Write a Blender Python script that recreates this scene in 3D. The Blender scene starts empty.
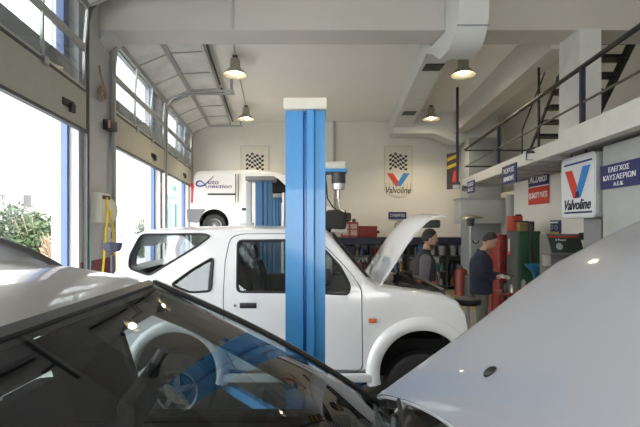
import bpy, bmesh, math, random
from mathutils import Vector, Matrix, Euler
from math import pi, sin, cos, radians
random.seed(7)
SC = bpy.context.scene
COL = SC.collection
EYE, FPX, HZ = 1.88, 427.0, 226.0

# ---------------------------------------------------------------- camera, sky, light, exposure
cd = bpy.data.cameras.new('camera'); cam = bpy.data.objects.new('camera', cd); COL.objects.link(cam)
cam.location = (0, 0, EYE); cam.rotation_euler = (radians(90), 0, 0)
cd.sensor_width = 36; cd.lens = FPX / 640 * 36; cd.shift_y = (HZ - 213.5) / 640
cd.clip_start = 0.02; cd.clip_end = 300
SC.camera = cam
W = bpy.data.worlds.new('sky'); SC.world = W; W.use_nodes = True
nt = W.node_tree; bgn = nt.nodes['Background']
tcw = nt.nodes.new('ShaderNodeTexCoord'); sepw = nt.nodes.new('ShaderNodeSeparateXYZ'); rw = nt.nodes.new('ShaderNodeValToRGB')
nt.links.new(tcw.outputs['Generated'], sepw.inputs[0]); nt.links.new(sepw.outputs['Z'], rw.inputs[0]); nt.links.new(rw.outputs[0], bgn.inputs[0])
rw.color_ramp.elements[0].color = (1.0, 0.99, 0.97, 1); rw.color_ramp.elements[1].color = (0.90, 0.95, 1.0, 1)
bgn.inputs[1].default_value = 5.5
SC.view_settings.view_transform = 'Standard'; SC.view_settings.look = 'None'
SC.view_settings.gamma = 1; SC.view_settings.use_curve_mapping = False
SC.view_settings.exposure = 0.80
LAMP_W = 32
SC.cycles.max_bounces = 10; SC.cycles.diffuse_bounces = 6; SC.cycles.transparent_max_bounces = 16
SC.cycles.glossy_bounces = 5; SC.cycles.sample_clamp_indirect = 8
SC.cycles.caustics_reflective = False; SC.cycles.caustics_refractive = False

# ---------------------------------------------------------------- materials
MATS = {}
def mat(name, col, rough=0.5, metal=0.0, var=0.06, scale=6.0, coat=0.0, emit=None, estr=0.0, bump=0.0, spec=0.5):
    if name in MATS: return MATS[name]
    m = bpy.data.materials.new(name); m.use_nodes = True
    n = m.node_tree.nodes; l = m.node_tree.links; b = n['Principled BSDF']
    tc = n.new('ShaderNodeTexCoord'); nz = n.new('ShaderNodeTexNoise'); nz.inputs['Scale'].default_value = scale; nz.inputs['Detail'].default_value = 4
    l.new(tc.outputs['Object'], nz.inputs['Vector'])
    mx = n.new('ShaderNodeMix'); mx.data_type = 'RGBA'
    c0 = [max(0, c * (1 - var * 2)) for c in col]; c1 = [min(1, c * (1 + var)) for c in col]
    mx.inputs['A'].default_value = (*c0, 1); mx.inputs['B'].default_value = (*c1, 1)
    l.new(nz.outputs['Fac'], mx.inputs['Factor']); l.new(mx.outputs['Result'], b.inputs['Base Color'])
    b.inputs['Roughness'].default_value = rough; b.inputs['Metallic'].default_value = metal
    b.inputs['Coat Weight'].default_value = coat; b.inputs['Coat Roughness'].default_value = 0.04
    b.inputs['Specular IOR Level'].default_value = spec
    if emit: b.inputs['Emission Color'].default_value = (*emit, 1); b.inputs['Emission Strength'].default_value = estr
    if bump:
        bp = n.new('ShaderNodeBump'); bp.inputs['Strength'].default_value = bump; bp.inputs['Distance'].default_value = 0.01
        l.new(nz.outputs['Fac'], bp.inputs['Height']); l.new(bp.outputs[0], b.inputs['Normal'])
    MATS[name] = m
    return m
def glass(name, tint=(0.8, 0.85, 0.85), ior=1.5, boost=1.0):
    if name in MATS: return MATS[name]
    m = bpy.data.materials.new(name); m.use_nodes = True
    n = m.node_tree.nodes; l = m.node_tree.links
    for x in list(n):
        if x.type == 'BSDF_PRINCIPLED': n.remove(x)
    out = [x for x in n if x.type == 'OUTPUT_MATERIAL'][0]
    tr = n.new('ShaderNodeBsdfTransparent'); tr.inputs[0].default_value = (*tint, 1)
    gl = n.new('ShaderNodeBsdfGlossy'); gl.inputs['Roughness'].default_value = 0.015; gl.inputs[0].default_value = (0.95, 0.97, 1, 1)
    fr = n.new('ShaderNodeFresnel'); ge = n.new('ShaderNodeNewGeometry'); mi = n.new('ShaderNodeMix')
    mi.inputs['A'].default_value = ior; mi.inputs['B'].default_value = 1 / ior; l.new(ge.outputs['Backfacing'], mi.inputs['Factor']); l.new(mi.outputs['Result'], fr.inputs[0])
    mu = n.new('ShaderNodeMath'); mu.operation = 'MULTIPLY'; mu.inputs[1].default_value = boost; mu.use_clamp = True
    l.new(fr.outputs[0], mu.inputs[0])
    mx = n.new('ShaderNodeMixShader'); l.new(mu.outputs[0], mx.inputs[0]); l.new(tr.outputs[0], mx.inputs[1]); l.new(gl.outputs[0], mx.inputs[2])
    l.new(mx.outputs[0], out.inputs[0]); MATS[name] = m
    return m

# ---------------------------------------------------------------- mesh helpers
ROOT = {}     # object name -> Vector origin in the world
def tag(o, label=None, cat=None, group=None, kind=None):
    if label: o['label'] = label
    if cat: o['category'] = cat
    if group: o['group'] = group
    if kind: o['kind'] = kind
    return o
def empty(name, loc, label, cat, group=None):
    o = bpy.data.objects.new(name, None); COL.objects.link(o); o.location = loc; o.empty_display_size = 0.1
    ROOT[o.name] = Vector(loc); return tag(o, label, cat, group)
def link_mesh(name, me, mats, parent=None, origin=None):
    o = bpy.data.objects.new(name, me); COL.objects.link(o)
    if not isinstance(mats, (list, tuple)): mats = [mats]
    if len(me.materials) == 0:
        for m in mats: me.materials.append(m)
    if parent is not None:
        base = ROOT[parent.name]; o.parent = parent
        me.transform(Matrix.Translation(-base)); ROOT[o.name] = base
    else:
        if origin is None:
            xs = [v.co.x for v in me.vertices]; ys = [v.co.y for v in me.vertices]; zs = [v.co.z for v in me.vertices]
            origin = Vector(((min(xs) + max(xs)) / 2, (min(ys) + max(ys)) / 2, min(zs)))
        me.transform(Matrix.Translation(-Vector(origin))); o.location = origin; ROOT[o.name] = Vector(origin)
    return o
class MB:
    def __init__(s): s.bm = bmesh.new()
    def box(s, x0, y0, z0, x1, y1, z1, bev=0.0, M=None):
        r = bmesh.ops.create_cube(s.bm, size=1); vs = r['verts']
        for v in vs: v.co = Vector(((x0 + x1) / 2 + v.co.x * (x1 - x0), (y0 + y1) / 2 + v.co.y * (y1 - y0), (z0 + z1) / 2 + v.co.z * (z1 - z0)))
        if M is not None:
            for v in vs: v.co = M @ v.co
        if bev:
            es = list({e for v in vs for e in v.link_edges})
            bmesh.ops.bevel(s.bm, geom=es, offset=bev, segments=2, profile=0.6, affect='EDGES')
        return s
    def prism(s, pts, vec):
        vec = Vector(vec); a = [s.bm.verts.new(p) for p in pts]; b = [s.bm.verts.new(Vector(p) + vec) for p in pts]; n = len(pts)
        s.bm.faces.new(a); s.bm.faces.new(b[::-1])
        for i in range(n): s.bm.faces.new((a[(i + 1) % n], a[i], b[i], b[(i + 1) % n]))
        return s
    def cyl(s, p0, p1, r0, r1=None, n=12, cap=True):
        r1 = r0 if r1 is None else r1
        p0 = Vector(p0); p1 = Vector(p1); d = (p1 - p0).normalized(); u = d.orthogonal().normalized(); w = d.cross(u)
        a = [s.bm.verts.new(p0 + (u * cos(2 * pi * i / n) + w * sin(2 * pi * i / n)) * r0) for i in range(n)]
        b = [s.bm.verts.new(p1 + (u * cos(2 * pi * i / n) + w * sin(2 * pi * i / n)) * r1) for i in range(n)]
        for i in range(n): s.bm.faces.new((a[i], a[(i + 1) % n], b[(i + 1) % n], b[i]))
        if cap: s.bm.faces.new(a[::-1]); s.bm.faces.new(b)
        return s
    def tube(s, pts, r, n=6, closed=False):
        pts = [Vector(p) for p in pts]; k = len(pts); rings = []; u = None
        for i, p in enumerate(pts):
            if closed: d = (pts[(i + 1) % k] - pts[i - 1])
            else: d = pts[min(i + 1, k - 1)] - pts[max(i - 1, 0)]
            d = d.normalized() if d.length > 1e-9 else Vector((0, 0, 1))
            if u is None: u = d.orthogonal().normalized()
            else:
                u = u - d * u.dot(d); u = u.normalized() if u.length > 1e-6 else d.orthogonal().normalized()
            w = d.cross(u); rr = r[i] if isinstance(r, (list, tuple)) else r
            rings.append([s.bm.verts.new(p + (u * cos(2 * pi * j / n) + w * sin(2 * pi * j / n)) * rr) for j in range(n)])
        m = k if closed else k - 1
        for i in range(m):
            A = rings[i]; B = rings[(i + 1) % k]
            for j in range(n): s.bm.faces.new((A[j], A[(j + 1) % n], B[(j + 1) % n], B[j]))
        if not closed: s.bm.faces.new(rings[0][::-1]); s.bm.faces.new(rings[-1])
        return s
    def lathe(s, prof, c, axis=(0, 0, 1), n=24):      # prof: (r, h) along axis from c
        c = Vector(c); d = Vector(axis).normalized(); u = d.orthogonal().normalized(); w = d.cross(u); rings = []
        for r, h in prof:
            rings.append([s.bm.verts.new(c + d * h + (u * cos(2 * pi * j / n) + w * sin(2 * pi * j / n)) * max(r, 1e-4)) for j in range(n)])
        for A, B in zip(rings, rings[1:]):
            for j in range(n): s.bm.faces.new((A[j], A[(j + 1) % n], B[(j + 1) % n], B[j]))
        return s
    def ball(s, c, r, sc=(1, 1, 1), n=12):
        res = bmesh.ops.create_uvsphere(s.bm, u_segments=n, v_segments=max(6, n * 2 // 3), radius=r)
        for v in res['verts']: v.co = Vector(c) + Vector((v.co.x * sc[0], v.co.y * sc[1], v.co.z * sc[2]))
        return s
    def grid(s, P, thick=None):                       # P[i][j] of points; thick: offset vector or None
        V = [[s.bm.verts.new(p) for p in row] for row in P]; fs = []
        for i in range(len(P) - 1):
            for j in range(len(P[0]) - 1): fs.append(s.bm.faces.new((V[i][j], V[i + 1][j], V[i + 1][j + 1], V[i][j + 1])))
        if thick:
            t = Vector(thick); U = [[s.bm.verts.new(Vector(p) + t) for p in row] for row in P]; I = len(P); J = len(P[0])
            for i in range(I - 1):
                for j in range(J - 1): s.bm.faces.new((U[i][j], U[i][j + 1], U[i + 1][j + 1], U[i + 1][j]))
            bd = [(i, 0) for i in range(I)] + [(I - 1, j) for j in range(1, J)] + [(i, J - 1) for i in range(I - 2, -1, -1)] + [(0, j) for j in range(J - 2, 0, -1)]
            for k in range(len(bd)):
                a = bd[k]; b = bd[(k + 1) % len(bd)]; s.bm.faces.new((V[a[0]][a[1]], V[b[0]][b[1]], U[b[0]][b[1]], U[a[0]][a[1]]))
        return s
    def mesh(s, name, smooth=30):
        bmesh.ops.recalc_face_normals(s.bm, faces=s.bm.faces)
        me = bpy.data.meshes.new(name); s.bm.to_mesh(me); s.bm.free()
        if smooth: me.shade_smooth(); me.set_sharp_from_angle(angle=radians(smooth))
        return me
    def build(s, name, m, parent=None, smooth=30, origin=None):
        return link_mesh(name, s.mesh(name, smooth), m, parent, origin)
def box(name, x0, y0, z0, x1, y1, z1, m, parent=None, bev=0.0, M=None):
    return MB().box(x0, y0, z0, x1, y1, z1, bev, M).build(name, m, parent)
def copy_tree(o, parent=None, mat_swap=None):
    c = o.copy(); COL.objects.link(c); ROOT[c.name] = ROOT.get(o.name, Vector())
    if parent is not None: c.parent = parent; ROOT[c.name] = ROOT[parent.name]
    for ch in list(o.children): copy_tree(ch, c)
    return c
def struct(o): o['kind'] = 'structure'; return o
def rot_about(p, ax, deg): return Matrix.Translation(p) @ Matrix.Rotation(radians(deg), 4, ax) @ Matrix.Translation(-Vector(p))
def boolean(A, B, op='DIFFERENCE'):                   # meshes in, mesh out
    oa = bpy.data.objects.new('tmp_a', A); ob = bpy.data.objects.new('tmp_b', B); COL.objects.link(oa); COL.objects.link(ob)
    md = oa.modifiers.new('b', 'BOOLEAN'); md.operation = op; md.object = ob; md.solver = 'EXACT'; md.material_mode = 'INDEX'
    dg = bpy.context.evaluated_depsgraph_get(); dg.update()
    me = bpy.data.meshes.new_from_object(oa.evaluated_get(dg)); bpy.data.objects.remove(oa); bpy.data.objects.remove(ob)
    return me
def with_index(me, i, n=2):
    while len(me.materials) < n: me.materials.append(None)
    for p in me.polygons: p.material_index = i
    return me
def set_mats(me, ms):
    idx = [p.material_index for p in me.polygons]; me.materials.clear()
    for m in ms: me.materials.append(m)
    for p, i in zip(me.polygons, idx): p.material_index = min(i, len(ms) - 1)
    me.shade_smooth(); me.set_sharp_from_angle(angle=radians(32)); return me
def text(name, s, w, h, center, right, up, m, parent, shear=0.0, bold=0.0, lift=0.004):
    c = bpy.data.curves.new(name, 'FONT'); c.body = s; c.shear = shear; c.offset = bold; c.extrude = 0.02; c.resolution_u = 3
    o = bpy.data.objects.new('tmp_t', c); COL.objects.link(o); dg = bpy.context.evaluated_depsgraph_get(); dg.update()
    me = bpy.data.meshes.new_from_object(o.evaluated_get(dg)); bpy.data.objects.remove(o)
    xs = [v.co.x for v in me.vertices]; ys = [v.co.y for v in me.vertices]
    x0, x1, y0, y1 = min(xs), max(xs), min(ys), max(ys); r = Vector(right).normalized(); u = Vector(up).normalized(); nrm = r.cross(u)
    for v in me.vertices:
        a = ((v.co.x - x0) / (x1 - x0) - .5) * w; b = ((v.co.y - y0) / (y1 - y0) - .5) * h; d = lift if v.co.z > 0 else -0.001
        v.co = Vector(center) + r * a + u * b + nrm * d
    me.materials.clear()
    return link_mesh(name, me, m, parent)
def flat(name, pts, m, parent, nrm, t=0.004):          # thin plate from a polygon
    n = Vector(nrm).normalized(); return MB().prism([Vector(p) for p in pts], n * t).build(name, m, parent, 0)
def lerp(tab, x):
    if x <= tab[0][0]: return tab[0][1]
    for (a, b), (c, d) in zip(tab, tab[1:]):
        if x <= c: return b + (d - b) * (x - a) / (c - a)
    return tab[-1][1]
def at(px, py, Y): return Vector(((px - 320) / FPX * Y, Y, EYE + (HZ - py) / FPX * Y))

# palette
WALL = mat('wall_cream', (.76, .735, .675), .8, var=.04, scale=1.2)
CEIL = mat('ceiling_white', (.82, .80, .765), .85, var=.03, scale=.8)
BEAM = mat('beam_paint', (.52, .50, .465), .8, var=.05, scale=1.5)
COLP = mat('column_grey', (.44, .44, .44), .75, var=.07, scale=2)
DUCT = mat('duct_paint', (.62, .63, .61), .6, var=.05, scale=1.3)
GREY_DUCT = mat('duct_grey', (.30, .325, .34), .55, var=.05)
ALU = mat('aluminium_frame', (.42, .42, .41), .4, .6)
STEEL = mat('steel_grey', (.45, .45, .45), .35, .9)
DOORP = mat('door_panel_beige', (.36, .345, .29), .6)
BLUEF = mat('blue_frame', (.07, .12, .30), .5)
NAVY = mat('navy_paint', (.010, .012, .035), .45)
NAVYS = mat('navy_sign', (.022, .026, .125), .5)
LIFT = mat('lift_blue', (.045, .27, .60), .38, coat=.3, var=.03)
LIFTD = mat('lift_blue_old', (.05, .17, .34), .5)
CREAM = mat('cream_cap', (.66, .64, .56), .5)
BLACK = mat('black_plastic', (.012, .012, .013), .45)
RUB = mat('black_rubber', (.02, .02, .02), .7)
WHITE = mat('white_car_paint', (.78, .78, .78), .28, coat=.8, var=.01)
SILVER = mat('silver_car_paint', (.29, .277, .255), .32, .10, coat=.7, var=.02)
HOODP = mat('pale_silver_paint', (.31, .315, .34), .32, .05, coat=.7, var=.01)
INT = mat('car_interior', (.008, .008, .009), .8)
SEAT = mat('seat_fabric', (.015, .015, .017), .95)
WTXT = mat('white_lettering', (.85, .85, .85), .6, var=.01)
RED = mat('red_paint', (.19, .014, .012), .4)
BRED = mat('logo_red', (.62, .05, .03), .5, var=.02)
BBLUE = mat('logo_blue', (.03, .23, .60), .5, var=.02)
CHROME = mat('chrome', (.75, .75, .75), .12, 1.0)
RIM = mat('rim_silver', (.30, .30, .295), .35, .8)
GREEN = mat('green_machine', (.018, .075, .032), .5)
DGREY = mat('dark_grey_metal', (.045, .048, .048), .5)
ORANGE = mat('orange_red_case', (.34, .04, .02), .5)
GLASSC = glass('car_glass', (.74, .78, .78), 1.5)
GLASSD = glass('dark_car_glass', (.16, .17, .18), 1.5)
GLASSW = glass('windscreen_glass', (.45, .49, .49), 1.5, .65)
GLASSR = glass('door_glazing', (.86, .88, .88), 1.45)
# ================================================================ THE HALL
LW = lambda y: -2.35 - .122 * y            # inner face of the left wall
RW = lambda y: 5.45 + .02 * y
CZ = 5.15
YB = 13.4
def wall_seg(mb, y0, y1, z0, z1, t0=0.0, t1=.34):     # piece of the slanting left wall
    mb.prism([(LW(y0) + t0 * -1, y0, z0), (LW(y1) - t0, y1, z0), (LW(y1) - t1, y1, z0), (LW(y0) - t1, y0, z0)], (0, 0, z1 - z0))
# floor / ceiling
def floor_material():
    m = bpy.data.materials.new('painted_concrete_floor'); m.use_nodes = True; n = m.node_tree.nodes; l = m.node_tree.links; b = n['Principled BSDF']
    tc = n.new('ShaderNodeTexCoord'); nz = n.new('ShaderNodeTexNoise'); nz.inputs['Scale'].default_value = 1.3; nz.inputs['Detail'].default_value = 8
    cr = n.new('ShaderNodeValToRGB'); cr.color_ramp.elements[0].color = (.14, .14, .135, 1); cr.color_ramp.elements[1].color = (.30, .30, .28, 1)
    cr.color_ramp.elements[0].position = .3; cr.color_ramp.elements[1].position = .7
    l.new(tc.outputs['Object'], nz.inputs[0]); l.new(nz.outputs['Fac'], cr.inputs[0]); l.new(cr.outputs[0], b.inputs['Base Color']); b.inputs['Roughness'].default_value = .35
    return m
struct(MB().prism([(LW(-6) - .2, -6, -.1), (6, -6, -.1), (6, YB + .2, -.1), (LW(YB) - .2, YB + .2, -.1)], (0, 0, .1)).build('floor', floor_material(), smooth=0))
struct(MB().prism([(LW(-6) - .34, -6, CZ), (6.1, -6, CZ), (6.1, YB + .2, CZ), (LW(YB) - .34, YB + .2, CZ)], (0, 0, .2)).build('ceiling', CEIL, smooth=0))
struct(box('wall_back', LW(YB) - .34, YB, 0, 6.1, YB + .25, CZ, WALL))
mb = MB(); mb.box(LW(-6) - .1, -6.25, 0, -1.4, -6, CZ); mb.box(-1.4, -6.25, 2.9, 2.2, -6, CZ); mb.box(2.2, -6.25, 0, 6.1, -6, CZ)
struct(mb.build('wall_front', WALL, smooth=0))
struct(box('wall_right', 5.75, -6, 0, 6.0, YB, CZ, WALL))
# left wall : columns, lintels, openings (y0, y1)
DOORS = [(-4.9, -2.2), (-1.45, 1.45), (2.4, 5.30), (6.44, 9.32), (9.72, 12.62)]
mb = MB(); prev = -6
for (a, b) in DOORS: wall_seg(mb, prev, a, 0, CZ); prev = b
wall_seg(mb, prev, YB, 0, CZ)
struct(mb.build('wall_left', COLP, smooth=0))
HEAD = mat('lintel_paint', (.36, .36, .37), .8)
mb = MB()
for (a, b) in DOORS: wall_seg(mb, a, b, 3.42, 3.93, .10, .34); wall_seg(mb, a, b, 4.92, CZ, 0, .34)
struct(mb.build('trim_1', HEAD, smooth=0))
# lower red painted kerb on the columns
mb = MB(); wall_seg(mb, 5.35, 6.40, 0, 1.42, -.012, .01)
struct(mb.build('baseboard_left', mat('dark_red_dado', (.16, .02, .03), .6), smooth=0))
# transom windows and blue jambs outside the sectional doors
for i, (a, b) in enumerate(DOORS):
    mb = MB()
    for z0, z1 in ((3.93, 3.96), (4.88, 4.92)): wall_seg(mb, a, b, z0, z1, .22, .30)
    for k in range(2):
        y = a + (b - a - .04) * k; wall_seg(mb, y, y + .04, 3.93, 4.92, .22, .30)
    o = struct(mb.build('window_%d' % (i + 1), ALU, smooth=0))
    mb = MB(); wall_seg(mb, a, b, 3.99, 4.86, .25, .258); mb.build('pane', GLASSR, o, 0)
    mb = MB(); wall_seg(mb, b - .05, b, 0, 3.42, .12, .20); wall_seg(mb, a, a + .05, 0, 3.42, .12, .20); wall_seg(mb, b - .14, b, 3.93, 4.90, .12, .21)
    struct(mb.build('trim_%d' % (i + 2), BLUEF, smooth=0))
# sectional doors: beige bottom leaf, two glazed leaves, one curving, one under the ceiling
def sectional_door(i, a, b, n):
    a2, b2 = a - .05, b + .05
    mb = MB(); wall_seg(mb, a2, b2, 3.08, 3.56, -.03, -.075)
    root = struct(mb.build('door_%d' % n, DOORP, smooth=0))
    mb = MB(); wall_seg(mb, a2, b2, 3.05, 3.085, -.02, -.085); wall_seg(mb, a2, b2, 3.545, 3.575, -.02, -.085); mb.build('seal_strip', DGREY, root, 0)
    def leaf(P, Q, nm):                      # P,Q: (offset from the wall, z) at lower and upper edge
        def pt(y, t): return Vector((LW(y) + P[0] + (Q[0] - P[0]) * t, y, P[1] + (Q[1] - P[1]) * t))
        mb = MB(); ny = 4
        for t in (0.02, .98): mb.tube([pt(a2, t), pt(b2, t)], .03, 4)
        for k in range(ny):
            y = a2 + (b2 - a2) * k / (ny - 1); mb.tube([pt(y, 0), pt(y, 1)], .022, 4)
        f = mb.build('leaf_frame', ALU, root, 0)
        mb = MB(); d = Vector((.006, 0, .006)); q = [pt(a2, .02), pt(b2, .02), pt(b2, .98), pt(a2, .98)]
        mb.prism(q, d).build('leaf_pane', nm, f, 0)
    leaf((.05, 3.58), (.05, 4.10), GLASSR); leaf((.05, 4.12), (.09, 4.62), GLASSR)
    FRO = MATS.get('frosted_panel') or mat('frosted_panel', (.66, .65, .63), .35, var=.25, scale=2.5)
    leaf((.10, 4.64), (.62, 4.86), FRO); leaf((.64, 4.87), (1.26, 4.90), FRO); leaf((1.28, 4.90), (1.86, 4.90), FRO) if n < 3 else None
    for y in (a2 - .04, b2 + .04):           # guide rails
        mb = MB(); P = [(.06, 0), (.06, 4.45), (.10, 4.62), (.22, 4.76), (.42, 4.84), (.66, 4.86), (1.95 if n < 4 else 1.6, 4.86)]
        mb.tube([(LW(y) + p[0], y, p[1]) for p in P], .035, 4)
        mb.box(LW(y) + 1.52, y - .02, 4.86, LW(y) + 1.56, y + .02, CZ)
        mb.build('guide_rail', DGREY if n < 4 else ALU, root, 0)
    y = a2 + .1; mb = MB().tube([(LW(a2) + 1.30, a2, 4.99), (LW(b2) + 1.30, b2, 4.99)], .022, 8)
    mb.build('torsion_shaft', DGREY, root); ym = {3: 4.83, 4: 8.44, 5: 11.55}.get(n, a + 1.5)
    M = MB().box(LW(ym) + .075, ym - .11, 3.23, LW(ym) + .10, ym + .11, 3.31); M.box(LW(ym) + .09, ym + .02, 3.18, LW(ym) + .12, ym + .10, 3.28)
    M.build('door_handle', BLACK, root, 0)
    mb = MB()
    for y in (a + (b - a) / 3, a + 2 * (b - a) / 3): mb.box(LW(y) + .07, y - .035, 3.52, LW(y) + .11, y + .035, 3.60)
    mb.build('hinge', STEEL, root, 0)
for i, (a, b) in enumerate(DOORS): sectional_door(i, a, b, i + 1)
# ceiling beams
struct(box('trim_7', LW(6) - .3, 5.97, 4.62, 6.0, 6.44, CZ, BEAM))
None and struct(MB().prism([(LW(6) - .02, 5.5, 4.62), (LW(6) - .02, 6.44, 4.62), (LW(6) - .02, 6.44, 4.25), (LW(6) - .02, 5.5, 4.25)][:3] + [(LW(6) - .02, 5.97, 4.62)], (.01, 0, 0)).build('trim_8', BEAM, smooth=0))
mb = MB(); mb.prism([(LW(6.2) - .05, 5.97, 4.64), (LW(6.2) + .16, 5.97, 4.62), (LW(6.2) - .05, 5.97, 4.40)], (0, .47, 0)); struct(mb.build('trim_9', COLP, smooth=0))
def beam_x(y, x0, s): return x0 + s * y
mb = MB(); mb.prism([(3.08 + .063 * 6.44, 6.44, 4.55), (3.08 + .063 * YB, YB, 4.55), (3.44 + .063 * YB, YB, 4.55), (3.44 + .063 * 6.44, 6.44, 4.55)], (0, 0, .6))
struct(mb.build('trim_10', BEAM, smooth=0))
# back wall downpipe
tag(MB().cyl((.44, YB - .05, 0), (.44, YB - .05, CZ), .045).build('downpipe', COLP), 'pale painted pipe rising up the back wall behind the blue post', 'pipe')
# right-hand partition under the gallery, the nearer office block, columns
struct(box('wall_right_partition', 4.15, 5.75, 0, 5.75, 9.14, 2.80, WALL))
struct(MB().prism([(3.30, 4.98, 0), (3.06, 1.8, 0), (5.75, 1.8, 0), (5.75, 4.98, 0)], (0, 0, 2.80)).build('wall_office', mat('office_wall', (.42, .43, .42), .7), smooth=0))
struct(box('trim_11', 3.52, 5.35, 0, 3.85, 5.70, 2.80, mat('pillar_grey', (.33, .34, .35), .7)))
struct(box('trim_12', 3.60, 5.92, 2.98, 3.90, 6.43, 4.62, mat('column_light', (.60, .60, .58), .7)))
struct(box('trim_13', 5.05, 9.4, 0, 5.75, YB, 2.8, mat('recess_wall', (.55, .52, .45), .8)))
# gallery
GX = lambda y: 2.63 + .075 * y
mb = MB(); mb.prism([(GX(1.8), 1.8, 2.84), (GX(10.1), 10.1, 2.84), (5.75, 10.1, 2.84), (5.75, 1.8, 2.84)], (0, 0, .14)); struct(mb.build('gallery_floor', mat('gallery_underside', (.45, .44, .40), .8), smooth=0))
mb = MB(); mb.prism([(GX(5.3) - .03, 5.3, 2.80), (GX(10.1) - .03, 10.1, 2.80), (GX(10.1) + .05, 10.1, 2.80), (GX(5.3) + .05, 5.3, 2.80)], (0, 0, .18)); struct(mb.build('trim_14', mat('fascia_paint', (.62, .61, .56), .6), smooth=0))
mb = MB(); mb.prism([(GX(1.8) - .07, 1.8, 2.78), (GX(5.3) - .07, 5.3, 2.78), (GX(5.3) + .05, 5.3, 2.78), (GX(1.8) + .05, 1.8, 2.78)], (0, 0, .25)); struct(mb.build('trim_15', MATS['fascia_paint'], smooth=0))
mb = MB()
for k in range(9):
    y = 5.9 + k * .5; mb.box(GX(y) + .06, y - .04, 2.79, 4.15, y + .04, 2.84)
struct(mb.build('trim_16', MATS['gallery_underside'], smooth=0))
# gallery railing (one welded railing) with posts as parts
rail = empty('gallery_railing', (GX(10) , 10.05, 2.98), 'black steel railing with navy posts along the gallery edge', 'railing')
mb = MB().tube([(GX(2.0) + .03, 2.0, 3.74), (GX(10.05) + .03, 10.05, 3.68)], .028, 8); mb.build('top_rail', BLACK, rail)
MB().tube([(GX(2.0) + .03, 2.0, 3.32), (GX(10.05) + .03, 10.05, 3.28)], .014, 6).build('middle_rail', mat('brown_rail', (.10, .09, .07), .5), rail)
MB().tube([(GX(10.05) + .03, 10.05, 3.66), (5.2, 10.05, 3.66)], .018, 6).build('top_rail', BLACK, rail)
MB().tube([(GX(10.05) + .03, 10.05, 3.28), (5.2, 10.05, 3.28)], .018, 6).build('middle_rail', BLACK, rail)
for y in (7.75, 4.93, 3.8):
    MB().box(GX(y) + .005, y - .022, 2.98, GX(y) + .055, y + .022, 3.70).build('post', NAVY, rail, 0)
MB().box(5.15, 10.03, 2.98, 5.2, 10.07, 3.68).build('post', NAVY, rail, 0)
o = MB().cyl((GX(10.05) - .14, 10.08, 2.76), (GX(10.05) - .14, 10.08, CZ), .032, n=12).build('gallery_pole', NAVY)
tag(o, 'tall dark navy steel pole from gallery corner up to the ceiling', 'pole')
tag(MB().cyl((3.69, 7.2, 2.98), (3.69, 7.2, 4.56), .022, n=8).build('stair_pole', BLACK), 'thin dark upright pole beside the gallery stair', 'pole')
# stairs in the upper right: rises from the gallery towards the front, treads square to the view
st = empty('gallery_stairs', (4.5, 8.4, 2.98), 'black open-tread stair on the gallery, partly behind the light grey column', 'stairs')
yz = lambda t: (8.45 - 2.1 * t, 3.02 + 2.25 * t)
for x0, x1, h in ((4.0, 4.03, .035), (4.93, 4.99, .10)):
    (ya, za), (yb, zb) = yz(0), yz(.94)
    MB().prism([(x0, ya, za - h), (x0, yb, zb - h), (x0, yb, zb + h), (x0, ya, za + h)], (x1 - x0, 0, 0)).build('stringer', BLACK, st, 0)
for k in range(10):
    y, z = yz((k + .5) / 10.6); MB().box(4.03, y - .12, z - .025, 4.94, y + .12, z + .025).build('tread', BLACK, st, 0)
(ya, za), (yb, zb) = yz(0), yz(.9)
MB().tube([(4.0, ya, za + .0), (4.0, ya, za + .75), (4.0, yb, zb + .0 + .6)], .015, 5).build('handrail', BLACK, st)
MB().tube([(4.3, 6.0, 3.15), (5.3, 5.2, 3.95)], .022, 6).build('handrail', BLACK, st)

# ================================================================ DUCTS, LAMPS
root = empty('ventilation_duct', (1.95, 9, 4.73), 'white boxed air duct running along the ceiling to the back wall', 'duct')
mb = MB()
mb.prism([(1.72, 6.44, 4.73), (2.12, 6.44, 4.73), (2.62, 12.3, 4.73), (2.10, 12.3, 4.73)], (0, 0, .42)); mb.build('duct_run', DUCT, root, 0)
for y in (7.9, 9.6, 11.2):
    x0 = 1.72 + (y - 6.44) * .0648; x1 = 2.12 + (y - 6.44) * .0853; box('duct_seam', x0 - .006, y, 4.724, x1 + .006, y + .02, 5.15, MATS['duct_paint'], root)
for px, py in ((433, 67), (409, 113)):
    Y = (4.73 - EYE) * FPX / (HZ - py); x = (px - 320) / FPX * Y; MB().box(x - .16, Y - .16, 4.715, x + .16, Y + .16, 4.735).build('air_grille', BLACK, root, 0)
mb = MB(); mb.box(2.10, 12.3, 4.55, 3.3, 12.9, 5.15); mb.build('duct_branch', DUCT, root, 0)
mb = MB(); mb.prism([(3.3, 12.3, 5.15), (3.3, 12.3, 4.55), (3.9, 12.3, 4.30), (5.1, 12.3, 4.30), (5.1, 12.3, 5.15)], (0, .6, 0)); mb.build('duct_branch', DUCT, root, 0)
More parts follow.
